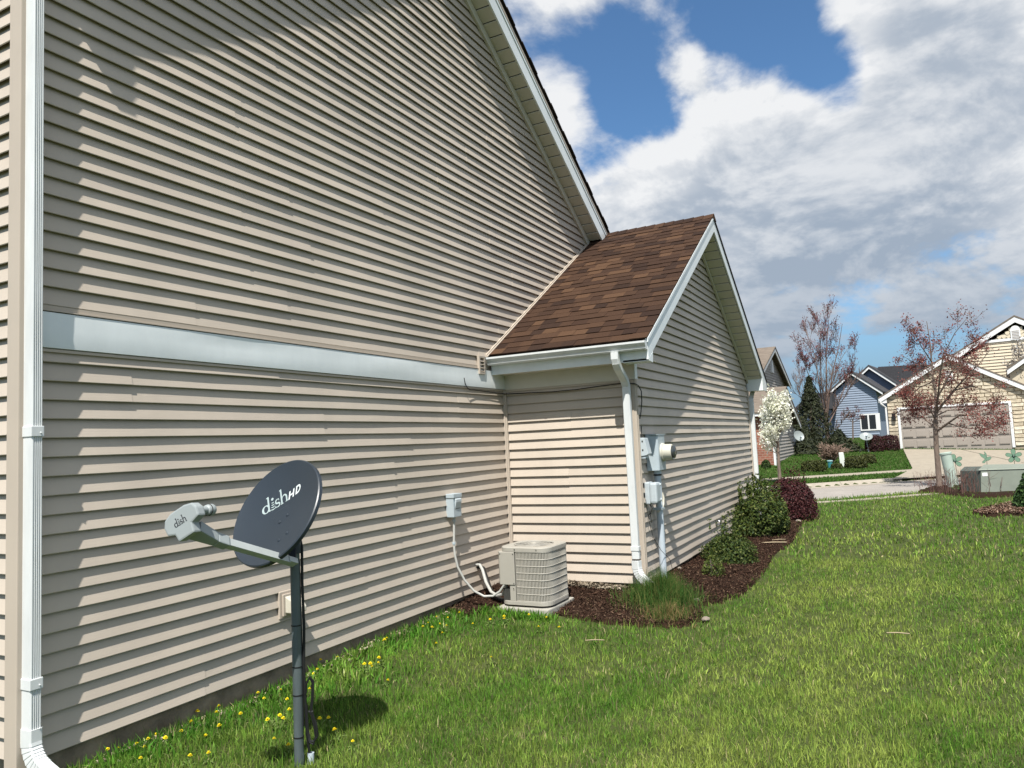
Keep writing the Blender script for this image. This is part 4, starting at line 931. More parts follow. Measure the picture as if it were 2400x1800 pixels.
for n, r0, r1, pw, hh, ww in ((165000,1.9,5.2,1.4,(.03,.066),(.0028,.0048)), (150000,5.2,10.5,1.3,(.03,.066),(.0045,.0075)), (110000,10.5,27,1.3,(.04,.09),(.011,.02))):
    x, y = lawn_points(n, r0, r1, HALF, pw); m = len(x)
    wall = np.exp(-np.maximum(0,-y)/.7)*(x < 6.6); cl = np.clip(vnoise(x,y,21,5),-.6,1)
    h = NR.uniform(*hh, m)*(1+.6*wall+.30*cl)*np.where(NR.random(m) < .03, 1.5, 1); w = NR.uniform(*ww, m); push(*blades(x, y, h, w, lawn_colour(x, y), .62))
# broad weed leaves near the foundation
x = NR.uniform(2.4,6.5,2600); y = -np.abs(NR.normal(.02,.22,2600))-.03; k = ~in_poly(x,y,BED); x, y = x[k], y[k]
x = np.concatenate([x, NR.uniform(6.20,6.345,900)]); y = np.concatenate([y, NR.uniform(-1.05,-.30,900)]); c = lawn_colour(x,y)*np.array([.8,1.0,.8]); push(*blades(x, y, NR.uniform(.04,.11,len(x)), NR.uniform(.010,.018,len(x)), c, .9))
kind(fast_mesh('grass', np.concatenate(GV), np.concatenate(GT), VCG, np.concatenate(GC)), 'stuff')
# far lawns beyond the street: coarser blades
s = NR.uniform(S_FAR+.25, 52, 120000); t = 8+NR.random(120000)*(s*.95+4)
s = S_FAR+.55+(s-S_FAR-.25)*NR.random(120000)**.4; xy = s[:,None]*SN+t[:,None]*ST; x, y = xy[:,0], xy[:,1]
DRIVE = [tuple(on_ground(u, v)[:2]) for u, v in ((2117,1054),(2139,1099.6),(2093,1125.5))]
gdir = np.array(DRIVE[1])-np.array(DRIVE[0])
DRIVE += [tuple(SN*(S_FAR+.10)+ST*34.5), tuple(SN*(S_FAR+3)+ST*34.0), tuple(np.array(DRIVE[0])+np.array([-.6,-6.9]))]
k = ~in_poly(x, y, DRIVE) & ~((s > S_FAR+2.08) & (s < S_FAR+2.87) & (t < 25.2)); x, y = x[k], y[k]
c = (np.array([.055,.125,.020])+np.clip(vnoise(x,y,31,.8)[:,None]*.3+NR.normal(0,.25,(len(x),1)),0,1)*np.array([.05,.04,.015]))*NR.uniform(.75,1.3,(len(x),1))
V, T, C = blades(x, y, NR.uniform(.05,.10,len(x)), NR.uniform(.03,.05,len(x)), c, .6); kind(fast_mesh('far_grass', V, T, VCG, C), 'stuff')
# tuft of long grass by the wing downspout, with a dry one in front
def tuft(name, c, r, n, h, pal, lean, label):
    a = NR.uniform(0,6.28,n); rr_ = r*np.abs(NR.normal(0,.62,n)); x = c[0]+rr_*np.cos(a); y = c[1]+rr_*np.sin(a)
    col = np.asarray(pal)[NR.integers(0,len(pal),n)]*NR.uniform(.7,1.3,(n,1)); V, T, C = blades(x, y, NR.uniform(*h,n)*np.clip(1.15-.5*rr_/r,.35,1.2), NR.uniform(.003,.0055,n), col, lean)
    return tag(fast_mesh(name, V, T, VCG, C), label, 'grass tuft')
tc = on_ground(1552, 1412); tuft('long_grass_tuft', tc, .36, 4600, (.10,.36), [(.05,.12,.022),(.07,.15,.03),(.04,.09,.018),(.16,.17,.05)], .5, 'tall dark green grass tuft under the wing downspout')
tc2 = on_ground(1565, 1452); tuft('dry_grass_tuft', tc2, .28, 1700, (.07,.20), [(.28,.20,.09),(.20,.15,.06),(.08,.14,.03),(.06,.12,.025)], .8, 'brown dry grass tuft at the front tip of the mulch bed')
tc3 = on_ground(1450, 1390)
# dandelions
dpx = [(a/2.458,1300+b/2.458) for a,b in ((675,1145),(625,1155),(800,1110),(835,1138),(860,1092),(920,1057),(945,1090),(800,1210),(1052,1035),(1085,1200),(1110,1000),(1130,940),(1192,1062),(1205,1180),(1238,943),(1272,903),(1272,1028),(1388,952),(1518,850),(1490,822),(1558,980),(1600,962),(1618,985),(1578,1098),(1615,800),(1655,855),(1673,915),(1668,1138),(1785,790),(1843,978),(1898,972),(1808,697),(1838,672),(1860,632),(1938,607),(1945,1055),(2035,1100),(2098,650),(2138,655),(2180,632),(2205,515))]
dpx += [(700+a/5.53,1500+b/5.53) for a,b in ((1105,45),(1805,110),(1045,280),(1030,320),(855,355),(940,365),(1135,565))]
dpx += [(900+a/3.687,1350+b/3.687) for a,b in ((15,580),(350,470),(385,440),(408,475),(455,375),(478,430),(525,525),(545,460),(555,370),(665,348),(765,430),(915,397),(1045,377),(1035,405),(1255,355),(1285,320),(1418,377),(1333,465),(1515,470),(935,738))]
YEL = mat('dandelion_yellow', (.82,.68,.02), .6, .2, noise=(200,.12)); STEM = mat('dandelion_stem', (.12,.17,.05), .6, .2)
def dandelion_mesh(seed):
    g = random.Random(seed); mb = MB(); zt = .062
    for ring, (r, h, n) in enumerate(((.0165,.002,13),(.012,.006,11),(.007,.009,8))):
        for i in range(n):
            a = 2*math.pi*i/n+ring*.3+g.uniform(-.1,.1); d = np.array([math.cos(a), math.sin(a), 0]); e = np.array([-d[1], d[0], 0]); c = np.array([0,0,zt+ring*.002]); w = .0034
            mb.add([c, c+d*r*.6-e*w+[0,0,h*.8], c+d*r+[0,0,h], c+d*r*.6+e*w+[0,0,h*.8]], [(0,1,2,3)])
    nf = len(mb.f); mb.tube([(0,0,-.01),(.003,0,.03),(0,0,zt)], .0022, 5)
    ns = len(mb.f)
    for i in range(5):
        a = 2*math.pi*i/5+g.uniform(-.3,.3); d = np.array([math.cos(a), math.sin(a), 0]); e = np.array([-d[1], d[0], 0])
        mb.add([(0,0,.004), d*.035-e*.009+[0,0,.02], d*.075+[0,0,.012], d*.035+e*.009+[0,0,.02]], [(0,1,2,3)])
    me = mesh_of('dandelion', mb.v, mb.f, [YEL, STEM])
    me.polygons.foreach_set('material_index', [0 if i < nf else 1 for i in range(len(me.polygons))]); return me
dm = [dandelion_mesh(i) for i in range(4)]
for i, (u, v) in enumerate(dpx):
    q = on_ground(u, v+7)
    o = bpy.data.objects.new('dandelion', dm[i % 4]); COL.objects.link(o); o.location = tuple(q); o.rotation_euler = (R.uniform(-.25,.25), R.uniform(-.25,.25)-.1, R.uniform(0,6)); s_ = R.uniform(.62,.98); o.scale = (s_,)*3
    tag(o, 'yellow dandelion flower in the grass near the tan wall', 'dandelion', 'dandelions in the lawn by the wall')
# sticks and stones on the mulch and lawn
def stick(u, v, ln, a, label, r=.006):
    q = on_ground(u, v); d = np.array([math.cos(a), math.sin(a), 0])*ln/2; z = np.array([0,0,.045])
    tag(MB().tube([q-d+z, q+z+[0,0,.004], q+d+z], [r*.8,r,r*.7], 6).build('stick', WOOD), label, 'stick')
stick(1815,1279,.34,-1.25,'longest pale stick on the mulch between the tall and low shrubs',.010)
stick(1826,1272,.20,-1.05,'thin pale stick lying behind the longest one on the mulch',.006)
stick(1793,1262,.16,-1.5,'short pale stick on the mulch at the foot of the tall shrub',.006)
stick(1661,1304,.22,-1.3,'reddish stick on the mulch by the low shrub and wall',.008)
stick(2106,1498,.16,-1.45,'pale twig lying on the open lawn',.005)
stick(1395,1514,.15,-1.2,'bent straw on the lawn in front of the mulch bed',.004)
def rock(u, v, r, label):
    q = on_ground(u, v); mb = MB(); vs = []; 
    bm = bmesh.new(); bmesh.ops.create_icosphere(bm, subdivisions=2, radius=1); me = bpy.data.meshes.new('stone')
    g = random.Random(int(u))
    for w in bm.verts: w.co = Vector((w.co.x*r*1.3, w.co.y*r, w.co.z*r*.6))*(1+g.uniform(-.13,.13))+Vector((q[0],q[1],q[2]+.03))
    bm.to_mesh(me); bm.free(); me.materials.append(STONE); tag(link(bpy.data.objects.new('stone', me)), label, 'stone')
rock(1592,1338,.030,'pale stone at the foot of the gable wall'); rock(1655,1459,.035,'pale stone at the front tip of the mulch bed')
rock(1634,1414,.030,'small stone on the bed edge beside the dry grass'); rock(1872,1226,.055,'larger stone under the barberry')
for k, x_ in enumerate(()): pass
# crumbled pale stones along the foot of the short wall
kind(chips('gravel', 900, poly_sampler([(7.30,-.42),(7.47,-.42),(7.47,-1.36),(7.32,-1.36)]), [(.20,.165,.12),(.26,.22,.165),(.14,.11,.08)], (.02,.06), (.02,.045), .035, .3), 'stuff')
xs_ = lambda n: (NR.uniform(2.5,6.1,n), -np.abs(NR.normal(0,.05,n))-.02)
kind(chips('foundation_gravel', 500, xs_, [(.34,.28,.20),(.42,.36,.27),(.20,.16,.11)], (.02,.05), (.015,.035), .012, .3), 'stuff')

# ================================================================ ACROSS THE LAWN AND THE STREET
# --- trees
class Tree:
    def __init__(s, seed, rmin=0): s.rmin = rmin; s.g = random.Random(seed); s.mb = MB(); s.tips = []; s.twigs = []
    def limb(s, p, d, ln, r, lev, maxlev, spread=.55, up=.15, kids=(3,5), sides=(7,6,5,4,3)):
        g = s.g; n = 4 if lev < 2 else 3; pts = [np.asarray(p, float)]; d = np.asarray(d, float); d /= np.linalg.norm(d); dirs = []
        for i in range(n):
            d = d+np.array([g.gauss(0,.10),g.gauss(0,.10),g.gauss(0,.06)+up*.25]); d /= np.linalg.norm(d); pts.append(pts[-1]+d*ln/n); dirs.append(d.copy())
        rad = [max(r*(1-.68*i/n), s.rmin) for i in range(n+1)]; s.mb.tube(pts, rad, sides[min(lev, 4)], lev == 0)
        s.grow(pts, dirs, ln, r, lev, maxlev, spread, up, kids)
        return pts
    def grow(s, pts, dirs, ln, r, lev, maxlev, spread, up, kids, t0=.25):
        g = s.g; n = len(dirs)
        if lev >= maxlev: s.tips.append(pts[-1]); s.twigs += pts[1:]; return
        for k in range(g.randint(*kids)):
            f = g.uniform(t0, 1.0)*n; i = min(int(f), n-1); q = pts[i]+(pts[i+1]-pts[i])*(f-i)
            a = g.uniform(0, 6.283); ref = np.cross(dirs[i], [0.3,.2,1]); ref /= np.linalg.norm(ref)+1e-9; r2 = np.cross(dirs[i], ref)
            side = ref*math.cos(a)+r2*math.sin(a); nd = dirs[i]*(1-spread)+side*spread+np.array([0,0,up])
            s.limb(q, nd, ln*g.uniform(.42,.68), r*(1-.55*f/n)*.52, lev+1, maxlev, spread, up, kids)
    def path(s, pts, r0, r1, maxlev=2, lev=0, spread=.55, up=.12, kids=(4,6), t0=.3, sub=.55):
        """a limb along given points, with branches"""
        pts = [np.asarray(p, float) for p in pts]; n = len(pts)-1; s.mb.tube(pts, [r0+(r1-r0)*i/n for i in range(n+1)], 8)
        dirs = [(pts[i+1]-pts[i])/np.linalg.norm(pts[i+1]-pts[i]) for i in range(n)]; L_ = sum(np.linalg.norm(pts[i+1]-pts[i]) for i in range(n))
        s.grow(pts, dirs, L_*sub, (r0+r1)/2*.8, lev, maxlev, spread, up, kids, t0)
def leaves_obj(pts, size, pal, parent, jitter=.05, per=2, seed=0, name='crown', rnd=1.0):
    g = np.random.default_rng(seed); P = np.repeat(np.asarray(pts), per, 0); P = P+g.normal(0, jitter, P.shape); pal = np.asarray(pal)
    C = pal[g.integers(0, len(pal), len(P))]*g.uniform(.7,1.35,(len(P),1)); V, T, CC = leaf_cloud(P, g.normal(0,1,P.shape), size, C, rnd, .6); return fast_mesh(name, V, T, VC, CC, parent)
def upright(base):                                       # vertical plane through a base point, facing the camera
    n = CAM-base; n[2] = 0; return n/np.linalg.norm(n)
z7 = lambda a, b: (2040+a/3.53, 720+b/3.53)
z6 = lambda a, b: (1740+a/3.77, 720+b/3.77)
# red maple across the lawn
mp = on_ground(2203, 1143); tn = upright(mp.copy()); tr = thing('maple_tree', mp, 'young maple with sparse red spring leaves in front of the garage', 'tree')
W = lambda a, b, dep=0: on_plane(*z7(a, b), mp, tn)-tn*dep
T1 = Tree(3, .0045); rt = W(572,1480); hgt = np.linalg.norm(W(545,1040)-rt)
T1.mb.tube([rt-np.array([0,0,.08]), rt, W(558,1300), W(545,1150), W(540,1030), W(538,940), W(545,860)], [.12,.086,.075,.070,.068,.060,.054], 12)
for pts, r in (([(545,860),(540,700,.1),(515,560,.15),(505,450,.15),(495,300,.2),(465,110,.2)],.085), ([(545,1030),(640,960,-.3),(740,890,-.7),(850,900,-.9),(960,960,-1.1),(1090,1060,-1.2)],.07),
               ([(540,1000),(480,950,.4),(420,900,.8),(330,880,1.0),(250,910,1.2)],.055), ([(545,870),(600,800,-.2),(690,690,-.3),(800,570,-.2),(900,470,0),(985,360,.1)],.075),
               ([(545,860),(560,740,-.5),(575,560,-.8),(600,420,-1.0),(690,250,-1.2),(790,130,-1.3)],.06), ([(515,560),(440,480,.4),(330,430,.7),(240,370,.8)],.04), ([(510,620),(400,660,.5),(300,760,.8),(230,740,1.1)],.04),
               ([(640,960,-.3),(780,1000,-.5),(960,1000,-.2),(1130,1000,.1)],.04), ([(690,690,-.3),(850,650,.3),(1000,690,.8),(1130,740,1.0)],.045), ([(538,930),(500,860,-.5),(430,740,-.8),(330,640,-1.0)],.045), ([(505,450),(420,330,-.4),(350,190,-.7)],.035),
               ([(545,900),(640,850,.6),(780,840,1.1),(930,860,1.4)],.045), ([(560,740,-.5),(660,560,-.9),(760,420,-1.0),(860,340,-1.1)],.04), ([(545,880),(470,830,.9),(360,830,1.4)],.04), ([(540,760),(620,640,1.2),(720,520,1.6),(800,470,1.8)],.04)):
    T1.path([W(*p) for p in pts], r*.55, r*.10, 2, 0, .62, .10, (7,8), .12, .40)
T1.mb.build('trunk', BARK, tr, True)
leaves_obj([p for p in T1.twigs], .052, [(.17,.040,.036),(.22,.065,.055),(.11,.025,.025),(.27,.10,.075)], tr, .07, 5, 4)
# twiggy suckers and cut stalks at its foot
def twigs(name, c, n, h, spr, label, m=BARKG, r=.006, seed=0, lean=.25, cat='shrub'):
    g = random.Random(seed); mb = MB()
    for i in range(n):
        p = np.array([c[0]+g.gauss(0,spr[0]), c[1]+g.gauss(0,spr[1]), 0]); p[2] = float(ground_z(p[0],p[1]))-.02; hh = h*g.uniform(.5,1.1); d = np.array([g.gauss(0,lean),g.gauss(0,lean),1]); q = p+d/np.linalg.norm(d)*hh
        mid = (p+q)/2+np.array([g.gauss(0,.03),g.gauss(0,.03),0]); mb.tube([p, mid, q], [r,r*.8,r*.4], 4)
        for k in range(2):
            f = g.uniform(.4,.9); s_ = p+(q-p)*f; mb.tube([s_, s_+np.array([g.gauss(0,.1),g.gauss(0,.1),.15])], [r*.6,r*.3], 3)
    o = mb.build(name, m); return tag(o, label, cat)
TW = mat('red_brown_twig', (.15,.085,.07), .85, .15)
# leaning pale green pedestal and transformer
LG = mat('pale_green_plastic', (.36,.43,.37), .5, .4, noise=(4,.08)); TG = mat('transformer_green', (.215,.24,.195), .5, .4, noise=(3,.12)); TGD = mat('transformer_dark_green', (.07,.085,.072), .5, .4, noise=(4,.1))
q = on_ground(2236, 1146); ax_ = np.array([.02,.13,1.0]); ax_ /= np.linalg.norm(ax_); ph = .98
pd = thing('utility_pedestal', q, 'leaning pale green cylindrical utility pedestal beside the maple trunk', 'pedestal')
MB().lathe([(.135,-.1),(.135,ph-.05)], q, ax_, 20).build('body', LG, pd, True); MB().lathe([(.148,ph-.05),(.15,ph-.005),(.13,ph+.012)], q, ax_, 20).build('cap', LG, pd, True)
tl = on_ground(2300, 1158); tr_ = on_ground(2398, 1152); td = np.array([tr_[0]-tl[0], tr_[1]-tl[1], 0]); wdt = 1.02; td = np.array([-.18,-.98,0]); td /= np.linalg.norm(td); tnn = np.array([-td[1]*-1, -td[0], 0]); tnn = np.array([td[1], -td[0], 0]); 
if np.dot(tnn, CAM-tl) < 0: tnn = -tnn
tf = thing('transformer_box', tl-tnn*.45, 'long green pad-mounted transformer box with a white sticker by the lawn edge', 'transformer')
def tpt(a, b, z): return tl+td*a-tnn*b+np.array([0,0,z])
hT = .60
MB().hexa([tpt(-.02,.02,-.1),tpt(.98,.02,-.1),tpt(.98,1.2,-.1),tpt(-.02,1.2,-.1),tpt(.02,.10,hT-.04),tpt(.94,.10,hT-.02),tpt(.94,1.2,hT+.02),tpt(.02,1.2,hT+.02)]).build('front_door', TG, tf, False, .012)
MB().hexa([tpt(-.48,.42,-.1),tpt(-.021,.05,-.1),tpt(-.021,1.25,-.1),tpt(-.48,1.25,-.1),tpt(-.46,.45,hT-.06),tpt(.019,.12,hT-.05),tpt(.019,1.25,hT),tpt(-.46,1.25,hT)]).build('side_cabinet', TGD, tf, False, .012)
MB().hexa([tpt(-.02,.08,hT-.038),tpt(.97,.08,hT-.018),tpt(.97,1.22,hT+.022),tpt(-.02,1.22,hT+.022),tpt(-.02,.10,hT-.015),tpt(.97,.10,hT+.004),tpt(.97,1.22,hT+.045),tpt(-.02,1.22,hT+.045)]).build('lid', TG, tf, False, .006)
MB().hexa([tpt(.05,.078,.42),tpt(.16,.078,.425),tpt(.16,.082,.425),tpt(.05,.082,.42),tpt(.05,.089,.50),tpt(.16,.089,.505),tpt(.16,.094,.505),tpt(.05,.094,.50)]).build('sticker', mat('white_sticker', (.8,.8,.78), .5), tf)
twigs('cut_shrub', (tl+td*-.42+tnn*.12), 60, .62, (.10,.30), 'bare reddish twig shrub between pedestal and transformer', TW, .006, 2, .10)
q2 = on_ground(2188, 1142); twigs('sucker_shoots', q2, 26, .55, (.12,.22), 'thin bare shoots around the foot of the maple', TW, .005, 5, .45)
# glass flower stakes and a hummingbird stake
GLS = mat('green_glass_petal', (.34,.52,.38), .2, .6, trans=.5); GLD = mat('dark_green_wire', (.012,.05,.025), .4, .5)
def stake_plane(u, v, base): return on_plane(u, v, base, upright(base.copy()))
def petal(c, u_, v_, n_, ang, ln, wd, par):
    d = u_*math.cos(ang)+v_*math.sin(ang); e = -u_*math.sin(ang)+v_*math.cos(ang); pts = []
    for i in range(14):
        a = 2*math.pi*i/14; pts.append(c+d*(ln*.56-ln*.46*math.cos(a))+e*wd*.5*math.sin(a)*(1.0-.28*math.cos(a)))
    mb = MB().prism([p-n_*.003 for p in pts], n_*.006); o = mb.build('petal', GLS, par)
    MB().tube([p for p in pts]+[pts[0]], .0045, 5, False).build('petal_wire', GLD, o)
def flower(u, v, basepx, miss, label, r=.19, rot=90, bend=None):
    b = on_ground(*basepx); n_ = upright(b.copy()); c = stake_plane(u, v, b); o = thing('flower_stake', b, label, 'garden stake')
    u_ = np.cross([0,0,1], n_); u_ = u_ if np.dot(u_, RT) > 0 else -u_; v_ = np.array([0,0,1.])
    for k in range(5):
        if k in miss: continue
        petal(c, u_, v_, n_, math.radians(rot+72*k), r, r*.55, o)
    MB().lathe([(.038,-.012),(.042,.0),(.036,.014),(.02,.024)], c, n_, 14).build('flower_centre', GLD, o); MB().lathe([(.012,0),(.01,.008)], c+n_*.022, n_, 8).build('glass_bead', DECAL, o)
    MB().tube([b-np.array([0,0,.1]), (b+c)/2+u_*.01, c-n_*.015], .006, 6).build('stem', GLD, o)
    m_ = b+(c-b)*.42; MB().add([m_, m_+u_*.07*-1+v_*.06, m_-u_*.02+v_*.10], [(0,1,2)]).add([m_, m_+u_*.06+v_*.03, m_+u_*.02+v_*.05], [(0,1,2)]).build('stem_leaf', GLD, o)
    return o
z9 = lambda a, b: (2150+a/8.848, 1020+b/8.848)
flower(*z9(778,535), z9(860,1110), (2,), 'green glass flower stake in front of the pale pedestal', .185, 100)
flower(*z9(2000,432), z9(2045,1060), (), 'green glass five-petal flower stake above the right end of the transformer', .185, 92)
hbse = on_ground(*z9(1460,1090)); hn = upright(hbse.copy()); hu = thing('hummingbird_stake', hbse, 'green glass hummingbird stake above the transformer lid', 'garden stake')
HB = lambda a, b: on_plane(*z9(a, b), hbse, hn)
def flatp(name, pts, m, par, th=.008): return MB().prism([p-hn*th/2 for p in pts], hn*th).build(name, m, par)
for nm, pl in (('body', [(1400,500),(1440,465),(1480,445),(1515,445),(1535,465),(1520,495),(1480,525),(1430,530)]), ('wing', [(1285,375),(1330,385),(1390,410),(1440,460),(1400,495),(1350,460),(1310,430)]), ('wing', [(1385,340),(1420,370),(1440,420),(1445,458),(1400,420)]), ('tail', [(1400,500),(1430,530),(1395,575),(1355,580),(1345,555)])):
    P_ = [HB(*p) for p in pl]; o = flatp(nm, P_, GLS, hu); MB().tube(P_+[P_[0]], .004, 5, False).build('wire_edge', GLD, o)
MB().tube([HB(1530,468), HB(1560,468), HB(1600,475)], [.005,.003,.0015], 5).build('bill', GLD, hu); MB().tube([hbse-np.array([0,0,.1]), HB(1450,690), HB(1440,520)], .006, 6).build('stem', GLD, hu)
# leafy perennial, mulch patches and an evergreen at the right edge
lp_ = on_ground(*z9(1050,1150)); bush('leafy_plant', lp_, .30,.34,.14, 700,.10,[(.05,.10,.03),(.07,.13,.04),(.12,.15,.07)], 'low leafy perennial at the foot of the transformer', 'plant', 11, 4)
er = on_ground(2452, 1194); bush('evergreen_shrub', er, .5,.5,.62, 7000,.07,[(.03,.065,.018),(.045,.09,.025),(.06,.11,.03)], 'low evergreen shrub cut by the right edge of the picture', 'shrub', 12, 10)
def patch(name, px, dz=.03):
    return kind(bed_mesh(name, [tuple(on_ground(u, v)[:2]) for u, v in px], .08, MULCH, dz, .02), 'structure')
patch('maple_mulch_bed', [z9(20,1172),(2150+200/8.848,1020+1105/8.848),(2200,1140),(2245,1141),(2330,1148),(2405,1152),(2405,1163),(2290,1168),(2210,1158)], .05)
patch('mulch_patch', [(2275,1205),(2330,1190),(2400,1178),(2440,1180),(2440,1215),(2370,1208),(2310,1212)], .05)
pl_ = [tuple(on_ground(u, v)[:2]) for u, v in ((2275,1205),(2330,1190),(2400,1178),(2440,1180),(2440,1215),(2370,1208),(2310,1212))]
kind(chips('mulch_patch_chips', 2500, poly_sampler(pl_), [(.10,.055,.035),(.16,.10,.07),(.06,.03,.02),(.25,.18,.13)], (.03,.09), (.01,.03), .06), 'stuff')

# --- driveway
dv_ = np.array(DRIVE); 
xs = np.linspace(dv_[:,0].min(), dv_[:,0].max(), 40); ys = np.linspace(dv_[:,1].min(), dv_[:,1].max(), 40)
def poly_sheet(name, poly, m, dz, n=26):
    """fan-free sheet: quads between two long edges of a polygon given as left chain and right chain"""
    Lc, Rc = poly; vs = []; fs = []; k = 9
    for (a, b) in zip(Lc, Rc):
        for i in range(k):
            p = np.array(a)*(1-i/(k-1))+np.array(b)*i/(k-1); vs.append((p[0], p[1], float(ground_z(p[0], p[1]))+dz))
    for r_ in range(len(Lc)-1):
        for i in range(k-1): fs.append((r_*k+i, r_*k+i+1, (r_+1)*k+i+1, (r_+1)*k+i))
    return MB().add(vs, fs).build(name, m)
def chain(pts, n=8):
    out = []
    for i in range(len(pts)-1):
        for j in range(n): out.append(np.array(pts[i])*(1-j/n)+np.array(pts[i+1])*j/n)
    return out+[np.array(pts[-1])]
Gl, Ga, Gb = (np.array(p) for p in DRIVE[:3])
gv = np.array([-.10,-1.0]); gv /= np.linalg.norm(gv)
Gr = Gl+gv*6.4; Gra = Ga+gv*8.0; Grb = Gb+ST*12.6
kind(poly_sheet('driveway', (chain([Gl,Ga,Gb]), chain([Gr,Gra,Grb])), CONC, .035), 'structure')
jn = MB(); a_ = Gl+gv*2.6; b_ = Ga+gv*4.6
for i in range(12):
    p, q_ = a_+(b_-a_)*i/12, a_+(b_-a_)*(i+1)/12; w_ = np.array([.0,.018])
    jn.add([(p[0],p[1]-.018,float(ground_z(*p))+.040),(q_[0],q_[1]-.018,float(ground_z(*q_))+.040),(q_[0],q_[1]+.018,float(ground_z(*q_))+.040),(p[0],p[1]+.018,float(ground_z(*p))+.040)],[(0,1,2,3)])
kind(jn.build('driveway_joint', DARKGAP), 'structure')

# --- houses
class Facade:
    def __init__(s, O, t): s.O = np.asarray(O, float); t = np.array([t[0], t[1], 0.]); s.t = t/np.linalg.norm(t); n = np.array([s.t[1], -s.t[0], 0]); s.n = n if np.dot(n, CAM-s.O) > 0 else -n
    def at(s, u, v, off=0): p = on_plane(u, v, s.O+s.n*off, s.n); return float(np.dot(p-s.O, s.t)), float(p[2])
    def P(s, a, z, off=0): p = s.O+s.t*a+s.n*off; return np.array([p[0], p[1], z])
    def prism(s, poly, off, depth): return MB().prism([s.P(a, z, off) for a, z in poly], -s.n*depth)
    def box(s, a0, a1, z0, z1, o0, o1): return s.prism([(a0,z0),(a1,z0),(a1,z1),(a0,z1)], o1, o1-o0)
    def laps(s, poly, zs, m, par, pitch, lap=.02, name='siding'):
        mb = MB(); boards(None, s.O*np.array([1,1,0]), s.t, s.n, poly, zs, m, plen=99, lap=lap, pitch=pitch, stations=0, join=mb); return mb.build(name, m, par)
    def rake(s, a0, z0, a1, z1, h, off, th, m, par, name='rake_board'): return s.prism([(a0,z0-h),(a1,z1-h),(a1,z1),(a0,z0)], off, th).build(name, m, par)
    def slope(s, a0, z0, a1, z1, off, depth, th, m, par, name='roof'): return s.prism([(a0,z0),(a1,z1),(a1,z1+th),(a0,z0+th)], off, depth).build(name, m, par)
WHT = mat('white_trim_paint', (.72,.73,.72), .5, .3); STN = ramp_mat('tan_stone_veneer', [(0,(.54,.465,.345)),(.3,(.58,.51,.39)),(.55,(.50,.43,.32)),(.75,(.62,.56,.44)),(.9,(.44,.375,.28))], .9, noise=(9,.22), bump=(14,.6)); MORT = mat('stone_mortar', (.33,.28,.205), .95, .1)
CRS = mat('cream_far_siding', (.56,.49,.365), .6, .3); GDOOR = mat('garage_door_taupe', (.335,.295,.255), .5, .35, noise=(2,.03)); ROOFG = mat('dark_grey_shingle', (.055,.055,.06), .9, .15, noise=(6,.2)); ROOFT = mat('taupe_shingle', (.165,.135,.108), .9, .1, noise=(3.5,.45,(.6,.6,9)))
# garage house
gz = on_ground(*z7(270,1172)); fg = Facade((gz[0],gz[1],0), (-.10,-1)); zg = gz[2]
gh = thing('stone_house', (*gz[:2],zg), 'tan stone-clad house with a wide taupe garage door across the street', 'house')
e0 = fg.at(*z7(132,760)); pk = fg.at(*z7(645,415)); dl = fg.at(*z7(245,845)); drr = fg.at(*z7(1135,800)); e1 = (2*pk[0]-e0[0], e0[1])
g0, g1 = 0.0, fg.at(*z7(1175,1140))[0]; dtop = dl[1]
aL = e0[0]; aR = e1[0]+.2
fg.prism([(aL,zg-.6),(aR,zg-.6),(aR,e1[1]),(pk[0],pk[1]),(aL,e0[1])], -.06, 7).build('wall', MORT, gh)
W_st = [o for o in COL.objects if o.parent == gh][-1]
# stones laid in courses, shared meshes
stm = []
for k in range(6):
    g_ = random.Random(k); w_ = (.34,.44,.52,.62,.40,.56)[k]; h_ = .175; c_ = lambda: g_.uniform(-.012,.012)
    pts0 = [(-w_/2,-h_/2),(w_/2,-h_/2),(w_/2,h_/2),(-w_/2,h_/2)]
    mb = MB().hexa([(x, -.06, z) for x, z in pts0]+[(x*.93+c_(), .02+g_.uniform(-.01,.02), z*.84+c_()) for x, z in pts0]); stm.append((w_, mesh_of('stone', mb.v, mb.f, STN)))
wallpoly = [(aL,zg-.3),(aR,zg-.3),(aR,e1[1]-.02),(pk[0],pk[1]-.05),(aL,e0[1]-.02)]
g_ = random.Random(4); z = zg-.02; cnt = 0
while z < pk[1]-.1:
    r_ = rng_clip(wallpoly, z+.095)
    if r_ is None: break
    top_z = z+.19 > dtop+.12
    for sa, sb in ([(r_[0], min(r_[1], 8.2))] if top_z else [(r_[0], g0-.13), (g1+.13, min(r_[1], 8.2))]):
        a = sa
        while a < sb-.08:
            w_, me = stm[g_.randrange(6)]; k_ = min(1.0, (sb-a)/w_)
            if sb-a-w_*k_ < .16: k_ = (sb-a)/w_
            cc = a+w_*k_/2
            if cnt < 300:
                o = bpy.data.objects.new('stone', me); COL.objects.link(o); o.parent = W_st; p_ = fg.P(cc, z+.095, -.04); t_ = fg.t*k_
                o.matrix_local = Matrix(((t_[0],fg.n[0],0,p_[0]),(t_[1],fg.n[1],0,p_[1]),(0,0,1,p_[2]),(0,0,0,1))); cnt += 1
            a += w_*k_+.012
    z += .192
